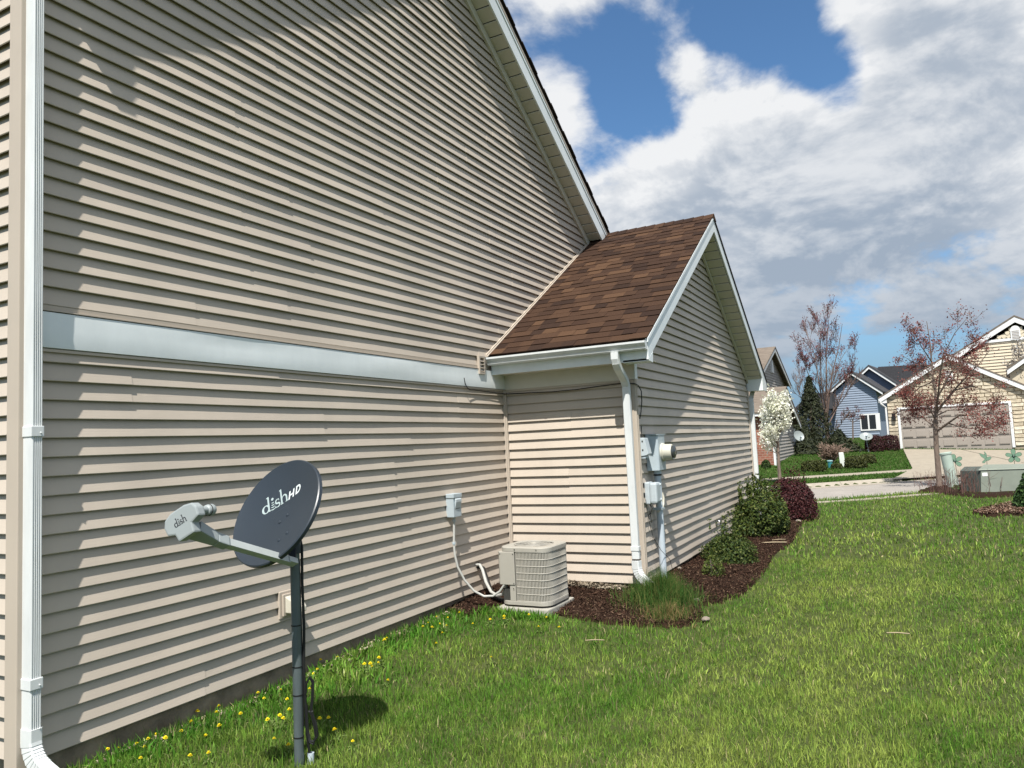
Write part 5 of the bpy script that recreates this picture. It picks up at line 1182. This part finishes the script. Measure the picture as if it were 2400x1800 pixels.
# garage door with raised panels
gd = fg.box(g0, g1, zg-.3, dtop, -.14, -.02).build('garage_door', GDOOR, gh)
nC, nR = 8, 4; cw = (g1-g0)/nC; rh = (dtop-zg)/nR
for i in range(nC):
    for j in range(nR): fg.box(g0+i*cw+cw*.13, g0+(i+1)*cw-cw*.13, zg+j*rh+rh*.2, zg+(j+1)*rh-rh*.2, -.021, -.004).build('door_panel', GDOOR, gd, False, .006); fg.box(g0+i*cw+cw*.13, g0+(i+1)*cw-cw*.13, zg+j*rh+rh*.14, zg+j*rh+rh*.17, -.021, .012).build('panel_lip', GDOOR, gd)
for j in range(1, nR): fg.box(g0, g1, zg+j*rh-.012, zg+j*rh+.012, -.0205, -.017).build('panel_seam', DARKGAP, gd)
fg.box(g0-.12, g0-.001, zg-.1, dtop+.1, -.1, .03).build('door_trim', WHT, gh); fg.box(g1+.001, g1+.12, zg-.1, dtop+.1, -.1, .03).build('door_trim', WHT, gh); fg.box(g0-.0005, g1+.0005, dtop, dtop+.1, -.1, .03).build('door_trim', WHT, gh)
et = fg.at(*z7(65,755), .17); pt = fg.at(*z7(640,392), .17); er_ = (2*pt[0]-et[0], et[1])
fg.rake(et[0], et[1], pt[0], pt[1], .26, .19, .05, WHT, gh); fg.rake(pt[0]+.001, pt[1], er_[0], er_[1], .26, .19, .05, WHT, gh)
fg.slope(et[0], et[1]-.02, pt[0], pt[1]-.02, .21, 8, .07, ROOFT, gh); fg.slope(pt[0]+.001, pt[1]-.02, er_[0], er_[1]-.02, .21, 8, .07, ROOFT, gh)
fg.prism([(et[0]+.05,et[1]-.27),(aL+.02,et[1]-.27),(aL+.02,et[1]-.01),(et[0]+.05,et[1]-.05)], .135, .25).build('eave_return', WHT, gh)
vt_ = fg.at(*z7(650,565)); vo = fg.box(vt_[0]-.17, vt_[0]+.17, vt_[1]-.25, vt_[1]+.25, -.06, .05).build('gable_vent', WHT, gh)
for k in range(6): fg.box(vt_[0]-.12, vt_[0]+.12, vt_[1]-.21+k*.075, vt_[1]-.18+k*.075, .05, .062).build('louvre', GDOOR, vo)
MB().tube([fg.P(aL-.3,e0[1]-.05,.3), fg.P(aL-.25,e0[1]-.25,.25), fg.P(aL-.06,e0[1]-.45,.1), fg.P(aL-.06,zg,.06)], .05, 6).build('downspout', WHT, gh)
ln = fg.at(*z7(195,905)); lt = fg.box(ln[0]-.08, ln[0]+.08, ln[1]-.2, ln[1]+.15, -.02, .16).build('wall_lantern', BLACK, gh)
# taller gable block behind
fu = Facade(fg.O-fg.n*3.5, fg.t); pu = fu.at(*z7(1190,88)); lu = fu.at(*z7(715,395)); slu = (pu[1]-lu[1])/(pu[0]-lu[0]); lo_a = pu[0]-4.4; lo_z = pu[1]-4.4*slu
polyu = [(lo_a+.3,zg),(2*pu[0]-lo_a-.3,zg),(2*pu[0]-lo_a-.3,lo_z-.25),(pu[0],pu[1]-.45),(lo_a+.3,lo_z-.25)]
fu.prism(polyu, -.05, 8).build('upper_wall', CRS, gh); zsp = fu.at(*z7(1000,290))[1]
fu.laps([(a, min(z, 99)) for a, z in polyu], np.arange(zg+1.5, zsp-.05, .17), CRS, gh, .17, .05)
fu.box(pu[0]-2.0, pu[0]+2.0, zsp-.02, zsp+.12, -.05, .04).build('gable_band', WHT, gh)
sc2 = MB(); zz_ = zsp+.12; row = 0
while zz_ < pu[1]-.6:
    r_ = rng_clip(polyu, zz_+.1)
    if r_ is None: break
    a = r_[0]+(row % 2)*.1
    while a < r_[1]-.1:
        sc2.add([fu.P(a,zz_+.22,0),fu.P(a,zz_+.09,.02),fu.P(a+.05,zz_+.02,.024),fu.P(a+.1,zz_,.025),fu.P(a+.15,zz_+.02,.024),fu.P(a+.2,zz_+.09,.02),fu.P(a+.2,zz_+.22,0)],[(0,1,2,3,4,5,6)]); a += .205
    zz_ += .17; row += 1
kind(sc2.build('scallop_shingles', CRS, gh), 'stuff')
fu.rake(lo_a-.35, lo_z-.2*slu, pu[0], pu[1]+.05, .30, .14, .05, WHT, gh); fu.rake(pu[0]+.001, pu[1]+.05, 2*pu[0]-lo_a+.35, lo_z-.2*slu, .30, .14, .05, WHT, gh)
fu.slope(lo_a-.35, lo_z-.2*slu-.0, pu[0], pu[1]+.05, .16, 8, .08, ROOFT, gh); fu.slope(pu[0]+.001, pu[1]+.05, 2*pu[0]-lo_a+.35, lo_z-.2*slu, .16, 8, .08, ROOFT, gh)
v2 = fu.at(*z7(1200,220)); vo = fu.box(v2[0]-.22, v2[0]+.22, v2[1]-.32, v2[1]+.22, -.05, .07).build('gable_vent', WHT, gh)
fu.prism([(v2[0]+.22*math.cos(a), v2[1]+.22+.22*math.sin(a)) for a in np.linspace(0, math.pi, 9)], .068, .11).build('vent_arch', WHT, vo)
for k in range(6): fu.box(v2[0]-.16, v2[0]+.16, v2[1]-.27+k*.08, v2[1]-.235+k*.08, .07, .082).build('louvre', GDOOR, vo)
# entry gable at the right edge with its window
ez = fg.at(*z7(1170,480), -1.0)
fe = Facade(fg.O-fg.n*1.2, fg.t); pe = fe.at(*z7(1330,380)); le = fe.at(*z7(1130,520))
fe.prism([(le[0]+.1,zg),(2*pe[0]-le[0],zg),(2*pe[0]-le[0],le[1]-.2),(pe[0],pe[1]-.3),(le[0]+.1,le[1]-.2)], 0, 2.2).build('entry_wall', CRS, gh)
fe.rake(le[0], le[1], pe[0], pe[1], .25, .25, .05, WHT, gh); fe.slope(le[0], le[1], pe[0], pe[1], .28, 3, .07, ROOFT, gh); fe.slope(pe[0]+.001, pe[1], 2*pe[0]-le[0]+.4, le[1], .28, 3, .07, ROOFT, gh)

# blue-grey house farther back
GLASS = mat('window_glass', (.025,.03,.035), .06, .7); BLU = mat('blue_grey_siding', (.235,.285,.36), .6, .3); BLUD = mat('slate_gable_siding', (.10,.13,.19), .6, .3)
bb = on_ground(1990, 1026); fb = Facade((bb[0],bb[1],0), (-.12,-1)); zb = bb[2]-.1
bh = thing('blue_house', (*bb[:2],zb), 'blue-grey sided house with dark roof and a white-framed double window', 'house')
pb = fb.at(*z6(968,578)); eL = fb.at(*z6(757,775)); eR = fb.at(*z6(1245,752)); wl = fb.at(*z6(775,800))[0]; wr = fb.at(*z6(1185,790))[0]; mid = pb[0]; sB = (pb[1]-eR[1])/(eR[0]-pb[0])
wr = max(wr, wl+2.5); polyb = [(wl-.6,zb-.4),(wr,zb-.4),(wr,pb[1]-sB*(wr-mid)-.35),(mid,pb[1]-.35),(wl-.6,pb[1]-sB*(mid-wl+.6)-.35)]
fb.prism(polyb, -.04, 9).build('wall', BLU, bh); fb.laps(polyb, np.arange(zb-.1, pb[1], .2), BLU, bh, .2, .05)
fb.rake(mid-(eR[0]-mid)-.15, eR[1]-.1, mid, pb[1], .22, .40, .05, WHT, bh); fb.rake(mid+.001, pb[1], eR[0], eR[1], .22, .40, .05, WHT, bh)
fb.slope(mid-(eR[0]-mid)-.15, eR[1]-.1, mid, pb[1], .45, 10, .12, ROOFG, bh); fb.slope(mid+.001, pb[1], eR[0]+.1, eR[1]-.05, .45, 10, .12, ROOFG, bh)
p2 = fb.at(*z6(1115,520), -5); r2 = fb.at(*z6(1357,675), -5); l2 = fb.at(*z6(1010,600), -5); s2 = (p2[1]-r2[1])/(r2[0]-p2[0])
fb.prism([(p2[0]-3,zb),(p2[0]+3,zb),(p2[0]+3,p2[1]-3*s2-.3),(p2[0],p2[1]-.3),(p2[0]-3,p2[1]-3*s2-.3)], -5.4, 6).build('gable_wall', BLUD, bh)
fb.rake(p2[0]-3.4, p2[1]-3.4*s2, p2[0], p2[1], .25, -5, .05, WHT, bh); fb.rake(p2[0]+.001, p2[1], p2[0]+3.4, p2[1]-3.4*s2, .25, -5, .05, WHT, bh)
fb.slope(p2[0]-3.4, p2[1]-3.4*s2, p2[0], p2[1], -4.95, 9, .12, ROOFG, bh); fb.slope(p2[0]+.001, p2[1], p2[0]+3.4, p2[1]-3.4*s2, -4.95, 9, .12, ROOFG, bh)
fb.prism([(p2[0]-1.5,p2[1]-3.2),(p2[0]+7,p2[1]-3.2),(p2[0]+4.5,p2[1]-.15),(p2[0]+.5,p2[1]+.0)], -7, 5).build('hip_roof', ROOFG, bh)
w0 = fb.at(*z6(1035,945)); w1 = fb.at(*z6(1225,1085)); wn = fb.box(w0[0], w1[0], w1[1], w0[1], -.04, .06).build('window', WHT, bh); ww_ = (w1[0]-w0[0])
for k in range(2): fb.box(w0[0]+.10+k*ww_*.40, w0[0]+ww_*.40*(k+1)-.02, w1[1]+.12, w0[1]-.12, .055, .068).build('pane', GLASS, wn)
# grey house to the left, brick below
BRK = bpy.data.materials.new('red_brick'); BRK.use_nodes = True; _n = BRK.node_tree.nodes; _t = _n.new('ShaderNodeTexBrick'); _c = _n.new('ShaderNodeTexCoord'); _m = _n.new('ShaderNodeCombineXYZ'); _sx = _n.new('ShaderNodeSeparateXYZ')
BRK.node_tree.links.new(_c.outputs['Object'], _sx.inputs[0]); BRK.node_tree.links.new(_sx.outputs[1], _m.inputs[0]); BRK.node_tree.links.new(_sx.outputs[2], _m.inputs[1]); BRK.node_tree.links.new(_m.outputs[0], _t.inputs[0]); BRK.node_tree.links.new(_t.outputs[0], _n['Principled BSDF'].inputs[0])
_t.inputs['Color1'].default_value = (.30,.115,.07,1); _t.inputs['Color2'].default_value = (.22,.08,.05,1); _t.inputs['Mortar'].default_value = (.40,.33,.27,1); _t.inputs['Scale'].default_value = 2.4; _t.inputs['Mortar Size'].default_value = .012; _n['Principled BSDF'].inputs['Roughness'].default_value = .9
GSD = mat('taupe_grey_siding', (.36,.335,.305), .6, .3)
kk = on_ground(*z6(287,1400)); zk = kk[2]; KX, KY = kk[0], kk[1]
nh = thing('grey_house', kk, 'taupe-grey house with a brick corner and steep gables behind the white blossom tree', 'house')
fk = Facade((KX,KY,0), (1,0)); wx = fk.at(*z6(480,1390))[0]; pk1 = fk.at(*z6(380,712), .3); ek = fk.at(*z6(512,1035), .3); pm = pk1[0]; sK = (pk1[1]-ek[1])/(ek[0]-pm)
eav = pk1[1]-sK*(pm+.35)
polyk = [(0,zk-.3),(wx,zk-.3),(wx,pk1[1]-sK*(wx-pm)-.25),(pm,pk1[1]-.25),(0,pk1[1]-sK*pm-.25)]
fk.prism(polyk, -.05, .3).build('gable_wall', GSD, nh); fk.laps(polyk, np.arange(zk, pk1[1], .15), GSD, nh, .15, .045)
fk.rake(-.35, eav, pm, pk1[1], .22, .33, .05, WHT, nh); fk.rake(pm+.001, pk1[1], ek[0], ek[1], .22, .33, .05, WHT, nh)
fk.slope(-.38, eav, pm, pk1[1], .36, 7, .07, ROOFT, nh); fk.slope(pm+.001, pk1[1], ek[0], ek[1], .36, 7, .07, ROOFT, nh)
MB().box((KX-.001,KY+.02,zk-.4),(KX+.25,KY+6,eav-.1)).build('brick_wall', BRK, nh)
MB().box((KX-.35,KY-.2,eav-.12),(KX-.24,KY+6,eav+.02)).build('gutter', WHT, nh); MB().box((KX-.03,KY-.07,zk-.1),(KX+.12,KY+.019,eav-.1)).build('corner_board', WHT, nh)
fk.box(wx-.13, wx+.02, zk-.1, pk1[1]-sK*(wx-pm)-.3, -.05, .05).build('corner_board', WHT, nh)
MB().box((KX-.25,KY+2.6,zk),(KX-.15,KY+2.7,eav)).build('downspout', WHT, nh)
# upper gable
f3 = Facade((KX,KY+1.2,0), (1,0)); p3 = f3.at(*z6(285,358)); r3 = f3.at(*z6(428,695)); s3 = (p3[1]-r3[1])/(r3[0]-p3[0]); hw = r3[0]-p3[0]
poly3 = [(p3[0]-hw+.3,zk+1),(p3[0]+hw-.3,zk+1),(p3[0]+hw-.3,r3[1]+.1),(p3[0],p3[1]-.28),(p3[0]-hw+.3,r3[1]+.1)]
f3.prism(poly3, -.35, 6).build('upper_wall', GSD, nh); f3.prism([], 0, 0) if False else None
mb = MB(); boards(None, f3.O*np.array([1,1,0])-f3.n*.3, f3.t, f3.n, poly3, np.arange(zk+2.2, p3[1], .15), GSD, plen=99, lap=.045, pitch=.15, stations=0, join=mb); mb.build('siding', GSD, nh)
f3.rake(p3[0]-hw, r3[1], p3[0], p3[1], .22, .02, .05, WHT, nh); f3.rake(p3[0]+.001, p3[1], r3[0], r3[1], .22, .02, .05, WHT, nh)
f3.slope(p3[0]-hw-.05, r3[1]-.03, p3[0], p3[1], .05, 7, .07, ROOFT, nh); f3.slope(p3[0]+.001, p3[1], r3[0]+.05, r3[1]-.03, .05, 7, .07, ROOFT, nh)
v3 = f3.at(*z6(265,535), -.25); va = f3.prism([(v3[0]+.3*math.cos(a), v3[1]-.3+.75*math.sin(a)) for a in np.linspace(0, math.pi, 9)], -.22, .12).build('arched_vent', WHT, nh)
# far dark roofs among the trees
fr_ = on_ground(1905, 1040); ff = Facade((fr_[0]+14,fr_[1]+2,0), (0,-1)); a0_ = ff.at(*z6(500,900)); a1_ = ff.at(*z6(620,765)); a2_ = ff.at(*z6(760,900))
dh = thing('distant_house', ff.P(a1_[0],.3), 'dark-roofed distant house behind the spruce and the bare tree', 'house')
ff.prism([(a0_[0],.2),(a2_[0],.2),(a2_[0],a2_[1]),(a0_[0],a0_[1])], 0, 6).build('wall', BLUD, dh); ff.prism([(a0_[0]-.4,a0_[1]),(a2_[0]+.4,a2_[1]),(a1_[0]+1.5,a1_[1]),(a1_[0]-.2,a1_[1])], .4, 7).build('roof', ROOFG, dh)

# --- far planting
# white blossom tree
pp = on_ground(1827, 1136); pn = upright(pp.copy()); pt_ = thing('pear_tree', pp, 'small pear tree covered in white blossom in front of the grey house', 'tree')
PW = lambda a, b, dep=0: on_plane(*z6(a, b), pp, pn)-pn*dep
T2 = Tree(5); T2.mb.tube([PW(330,1520), PW(322,1400), PW(318,1310), PW(312,1150), PW(310,1000), PW(300,850)], [.065,.05,.045,.035,.025,.01], 7)
g = random.Random(2)
for k in range(26):
    f = g.uniform(0, 1); b0_ = PW(317-12*f, 1320-330*f); sgn = g.choice((-1,1)); e_ = PW(317+sgn*g.uniform(60,165)*(1-.55*f)-20*f, 1230-400*f-g.uniform(0,120), g.uniform(-.7,.7)*(1-.5*f)); T2.path([b0_, (b0_*.55+e_*.45)+np.array([0,0,-.05]), e_], .018, .005, 1, 0, .5, .25, (4,6), .3, .5)
T2.mb.build('trunk', BARK, pt_, True)
P_ = np.array(T2.twigs); leaves_obj(P_, .085, [(.74,.73,.62),(.82,.82,.74),(.62,.64,.47),(.78,.77,.68)], pt_, .085, 11, 6, 'blossom')
# tall bare tree with red buds
bt = on_ground(1940, 1040); bn_ = upright(bt.copy()); bo_ = thing('bare_tree', bt, 'tall bare multi-stemmed tree with red buds in front of the spruce', 'tree')
BW = lambda a, b, dep=0: on_plane(*z6(a, b), bt, bn_)-bn_*dep
T3 = Tree(9, .0085); T3.mb.tube([BW(755,1215), BW(752,1150), BW(748,1080), BW(742,1000)], [.20,.13,.11,.10], 10)
for pts, r in (([(742,1000),(740,800),(742,600),(740,400,.2),(760,120,.3)],.13), ([(745,1020),(700,800,.3),(670,620,.5),(640,420,.7),(560,200,.9)],.10), ([(745,1000),(770,760,-.3),(800,560,-.5),(850,360,-.6),(880,160,-.8)],.10), ([(742,900),(700,700,-.8),(690,480,-1.2),(690,300,-1.5),(700,150,-1.5)],.08),
               ([(748,1080),(680,960,.5),(600,850,.9),(530,700,1.2),(490,520,1.3)],.07), ([(750,1060),(830,900,.6),(900,720,1.0),(960,560,1.2),(1010,420,1.2)],.07), ([(742,800),(820,600,1),(870,450,1.4),(960,300,1.6)],.06), ([(700,800,.3),(600,640,-.6),(540,480,-1),(520,300,-1.3)],.06), ([(750,1120),(640,1080,.5),(540,1050,.8),(480,960,1.0)],.04), ([(750,1120),(860,1050,-.5),(920,960,-.8)],.04), ([(745,1040),(610,920,-.8),(520,800,-1.2),(470,640,-1.3)],.05), ([(742,1000),(880,830,-1.0),(960,690,-1.4),(1020,600,-1.5)],.05)):
    T3.path([BW(*p) for p in pts], r*.62, r*.12, 2, 0, .44, .30, (9,11), .12, .34)
T3.mb.build('trunk', mat('bare_tree_bark', (.175,.125,.105), .9, .1, noise=(6,.2)), bo_)
zc = BW(740,560)[2]; bud = [p for p in T3.twigs if p[2] > zc+(.9*math.sin(p[1]*3)) and R.random() < .8]
leaves_obj(bud, .085, [(.15,.035,.04),(.10,.025,.03),(.20,.06,.06)], bo_, .06, 4, 8)
# spruce and other conifers
def conifer(base, h, r, label, n=9000, seed=0, pal=((.022,.030,.014),(.032,.042,.018),(.046,.052,.022)), name='spruce_tree'):
    o = thing(name, base, label, 'tree'); g = np.random.default_rng(seed); MB().tube([base-np.array([0,0,.1]), base+np.array([0,0,h*.95])], [r*.08+.05,.02], 7).build('trunk', BARK, o)
    k = g.integers(0, 18, n); f = g.random(n); hz = (k/18+g.uniform(0,.05,n)); a = g.uniform(0, 6.28, n); arm = np.floor(a/6.28*9)/9*6.28+k*.7; a = arm+g.normal(0,.16,n)
    rr_ = r*(1-hz)*(.25+.75*f**.7)*(1+.15*np.sin(arm*5+k)); P = base+np.stack([rr_*np.cos(a), rr_*np.sin(a), h*(.06+hz*.94)-rr_*.22],1)+g.normal(0,.05,(n,3))
    P[:,2] = np.maximum(P[:,2], base[2]+.05); pal = np.asarray(pal); C = pal[g.integers(0,len(pal),n)]*g.uniform(.6,1.3,(n,1)); V, T, CC = leaf_cloud(P, np.stack([np.cos(a),np.sin(a),np.full(n,.6)],1), .22, C, .5, .3); fast_mesh('crown', V, T, VC, CC, o)
sp0 = on_ground(1921, 1046)+np.array([2.5,.6,0]); sp0[2] = float(ground_z(sp0[0],sp0[1])); htop = on_plane(*z6(655,615), sp0, upright(sp0.copy()))[2]-sp0[2]
conifer(sp0, htop, 1.8, 'dark pointed spruce standing behind the bare tree', 5200, 1)
for i, (u, v, top, rr_, lb) in enumerate(((1885,1062,1003,1.9,'broad dark evergreen left of the bare tree trunk'), (1968,1058,1012,1.5,'low dark evergreen right of the bare tree trunk'), (1860,1052,955,1.6,'dark evergreen at the corner of the grey house'), (1915,1062,1020,1.3,'low dark evergreen at the foot of the spruce'))):
    q = on_ground(u, v); ht = on_plane(u, top, q, upright(q.copy()))[2]-q[2]; conifer(q, max(ht,.8), rr_, lb, 5000, 20+i, name='evergreen')
# round bare bush and clipped hedges
def hedge(u0, u1, vb, vt, label, pal, seed, dep=.5, box=.55, n=3500, leaf=.07, cat='hedge'):
    q = on_ground((u0+u1)/2, vb); n_ = upright(q.copy()); w_ = np.linalg.norm(on_plane(u1, vb, q, n_)-on_plane(u0, vb, q, n_))/2; h_ = on_plane((u0+u1)/2, vt, q, n_)[2]-q[2]
    c_ = q-n_*dep; c_[2] = float(ground_z(c_[0],c_[1])); return bush('clipped_hedge' if box else 'round_shrub', c_, max(dep*.8,w_*.8), w_, h_*.86, n, leaf, pal, label, cat, seed, 6, None, .6, .05, box)
HG = [(.050,.060,.014),(.075,.082,.020),(.035,.045,.012)]; HR = [(.045,.014,.016),(.06,.02,.02),(.035,.014,.014)]
hedge(*[z6(515,0)[0], z6(750,0)[0]], z6(0,1462)[1], z6(0,1366)[1], 'long clipped green hedge left of the teal container', HG, 41)
hedge(*[z6(780,0)[0], z6(886,0)[0]], z6(0,1432)[1], z6(0,1384)[1], 'small clipped hedge between the teal container and white post', HG, 42, .3)
hedge(*[z6(902,0)[0], z6(1108,0)[0]], z6(0,1432)[1], z6(0,1322)[1], 'clipped green hedge right of the white post', HG, 43)
hedge(*[z6(1040,0)[0], z6(1188,0)[0]], z6(0,1388)[1], z6(0,1306)[1], 'rear clipped green hedge on the far lawn', HG, 44)
hedge(2028, 2072, 1061, 1021, 'dark red clipped hedge in front of the blue house', HR, 45, .7)
hedge(2065, 2111, 1058, 1020, 'dark red clipped hedge beside the garage corner', HR, 46, .7)
hedge(1784, 1807, 1099, 1079, 'round green shrub at the brick corner', GRN, 47, .3, 0, 1500, .07, 'shrub')
rb = on_ground(1950, 1085); nb2 = upright(rb.copy()); T4 = Tree(14)
T4.rmin = .009
for k in range(46):
    a = k*2.4; e_ = np.array([math.cos(a)*1.1*R.uniform(.2,1),math.sin(a)*1.1*R.uniform(.2,1),1]); T4.limb(rb, e_, R.uniform(.42,.62), .014, 2, 4, .45, .12, (4,6))
tag(T4.mb.build('twig_bush', mat('pale_dry_twigs', (.24,.17,.13), .9, .1)), 'rounded bare twiggy bush behind the teal container', 'shrub')
# slim red-leaved sapling by the blue house
sq = on_ground(*z6(978,1170)); sn_ = upright(sq.copy()); SWp = lambda a, b, d=0: on_plane(*z6(a, b), sq, sn_)-sn_*d; T5 = Tree(21, .01); so_ = thing('red_sapling', sq, 'slim red-leaved sapling beside the blue house window', 'tree')
T5.mb.tube([SWp(978,1175), SWp(976,1080), SWp(975,1010)], [.06,.05,.04], 6)
for pts in ([(975,1010),(960,960),(940,910)], [(975,1010),(990,960),(1020,900)], [(975,1020),(930,980,.5),(890,960,.6)], [(975,1020),(1030,990,-.4),(1060,970,-.5)]): T5.path([SWp(*p) for p in pts], .03, .008, 2, 0, .55, .15, (5,6), .2, .5)
T5.mb.build('trunk', BARK, so_); leaves_obj(T5.twigs, .09, [(.13,.03,.035),(.09,.02,.03)], so_, .08, 1, 22)
# bare pale shrub-tree at the right edge by the entry
rq = on_ground(2392, 1048); rn = upright(rq.copy()); RWp = lambda u, v, d=0: on_plane(u, v, rq, rn)-rn*d; T6 = Tree(33, .01); ro_ = thing('entry_tree', rq, 'small bare tree with pale blossom at the right edge by the house entry', 'tree')
T6.mb.tube([RWp(2392,1048), RWp(2388,980), RWp(2390,930)], [.09,.07,.05], 7)
for pts in ([(2390,940),(2385,880),(2392,830)], [(2390,950),(2372,900,.4),(2366,860,.5)], [(2390,960),(2408,890,-.3),(2420,850,-.5)], [(2389,980),(2370,950,-.5),(2360,930,-.8)], [(2390,940),(2400,870,.8),(2404,820,1)]): T6.path([RWp(*p) for p in pts], .04, .008, 2, 0, .5, .2, (6,8), .2, .45)
T6.mb.build('trunk', BARKG, ro_); leaves_obj(T6.twigs, .09, [(.50,.50,.47),(.35,.34,.33),(.06,.05,.045),(.60,.60,.56)], ro_, .06, 2, 34)
# teal container, white post, small white box, two white dishes
TEAL = mat('teal_plastic', (.035,.20,.22), .4, .5)
tq = on_ground(*z6(778,1425)); tn2 = upright(tq.copy()); th_ = on_plane(*z6(778,1352), tq, tn2)[2]-tq[2]; tw_ = np.linalg.norm(on_plane(*z6(748,1425), tq, tn2)-on_plane(*z6(803,1425), tq, tn2))/2
tcn = thing('teal_container', tq, 'round teal plastic container between the clipped hedges', 'container'); MB().lathe([(tw_*.72,0),(tw_*.85,th_*.85)], tq, (0,0,1), 16).build('body', TEAL, tcn, True); MB().lathe([(tw_,th_*.851),(tw_,th_*.95),(tw_*.8,th_)], tq, (0,0,1), 16).build('lid', mat('pale_teal', (.22,.36,.36), .4), tcn, True)
wq = on_ground(*z6(893,1412)); wh = on_plane(*z6(880,1283), wq, upright(wq.copy()))[2]-wq[2]; wp = MB().hexa([wq+np.array([sx*.11,sy*.11,0]) for sx, sy in ((-1,-1),(1,-1),(1,1),(-1,1))]+[wq+np.array([sx*.09,sy*.09+.05,wh]) for sx, sy in ((-1,-1),(1,-1),(1,1),(-1,1))]).build('marker_post', mat('white_post_plastic', (.62,.66,.60), .5), None, False, .03); tag(wp, 'pale leaning marker post beside the clipped hedge', 'post')
bq = on_ground(*z6(940,1345)); bx_ = MB().box((bq[0]+.2,bq[1]-.65,bq[2]-.1),(bq[0]+.8,bq[1]-.05,bq[2]+.12)).build('utility_box', mat('pale_box', (.6,.6,.52), .6), None, False, .03); tag(bx_, 'low white utility box behind the clipped hedges', 'box')
def far_dish(base, c, r, ax, label):
    o = thing('satellite_dish', base, label, 'satellite dish'); ax = np.asarray(ax, float); ax /= np.linalg.norm(ax); pr = [(.01,-.02)]+[(r*f, r*.28*f*f-.02) for f in (.25,.5,.75,1)]+[(r*.98, r*.28-.04),(r*.5,r*.07-.05),(.01,-.05)]
    MB().lathe(pr, c, ax, 24).build('reflector', WD_, o, True); MB().tube([c-ax*.06, (c+base)/2-ax*.05, base-np.array([0,0,.05])], .035, 8).build('pole', GREYBOX, o); a1 = c+ax*r*1.1-np.array([0,0,r*.5]); MB().tube([c-np.array([0,0,r*.9]), a1], .02, 6).build('feed_arm', GREYBOX, o); MB().lathe([(.05,0),(.05,.1)], a1, -ax, 10).build('feed_horn', GREYBOX, o)
WD_ = mat('white_dish_paint', (.27,.30,.295), .4, .4)
dq = on_ground(*z6(1118,1282)); dcn = on_plane(*z6(1093,1150), dq, upright(dq.copy())); rr_ = np.linalg.norm(on_plane(*z6(1032,1150), dq, upright(dq.copy()))-on_plane(*z6(1155,1150), dq, upright(dq.copy())))/2
far_dish(dq, dcn, rr_*.95, (-.62,-.1,.78), 'pale satellite dish on a post in front of the blue house')
d2 = fk.P(*fk.at(*z6(495,1140), .45), .45); o2 = d2.copy(); o2 = np.array([KX+wx, KY-.02, d2[2]-.3]); far_dish(o2, d2, .27, (-.7,-.6,.35), 'pale satellite dish mounted on the far corner of the grey house')
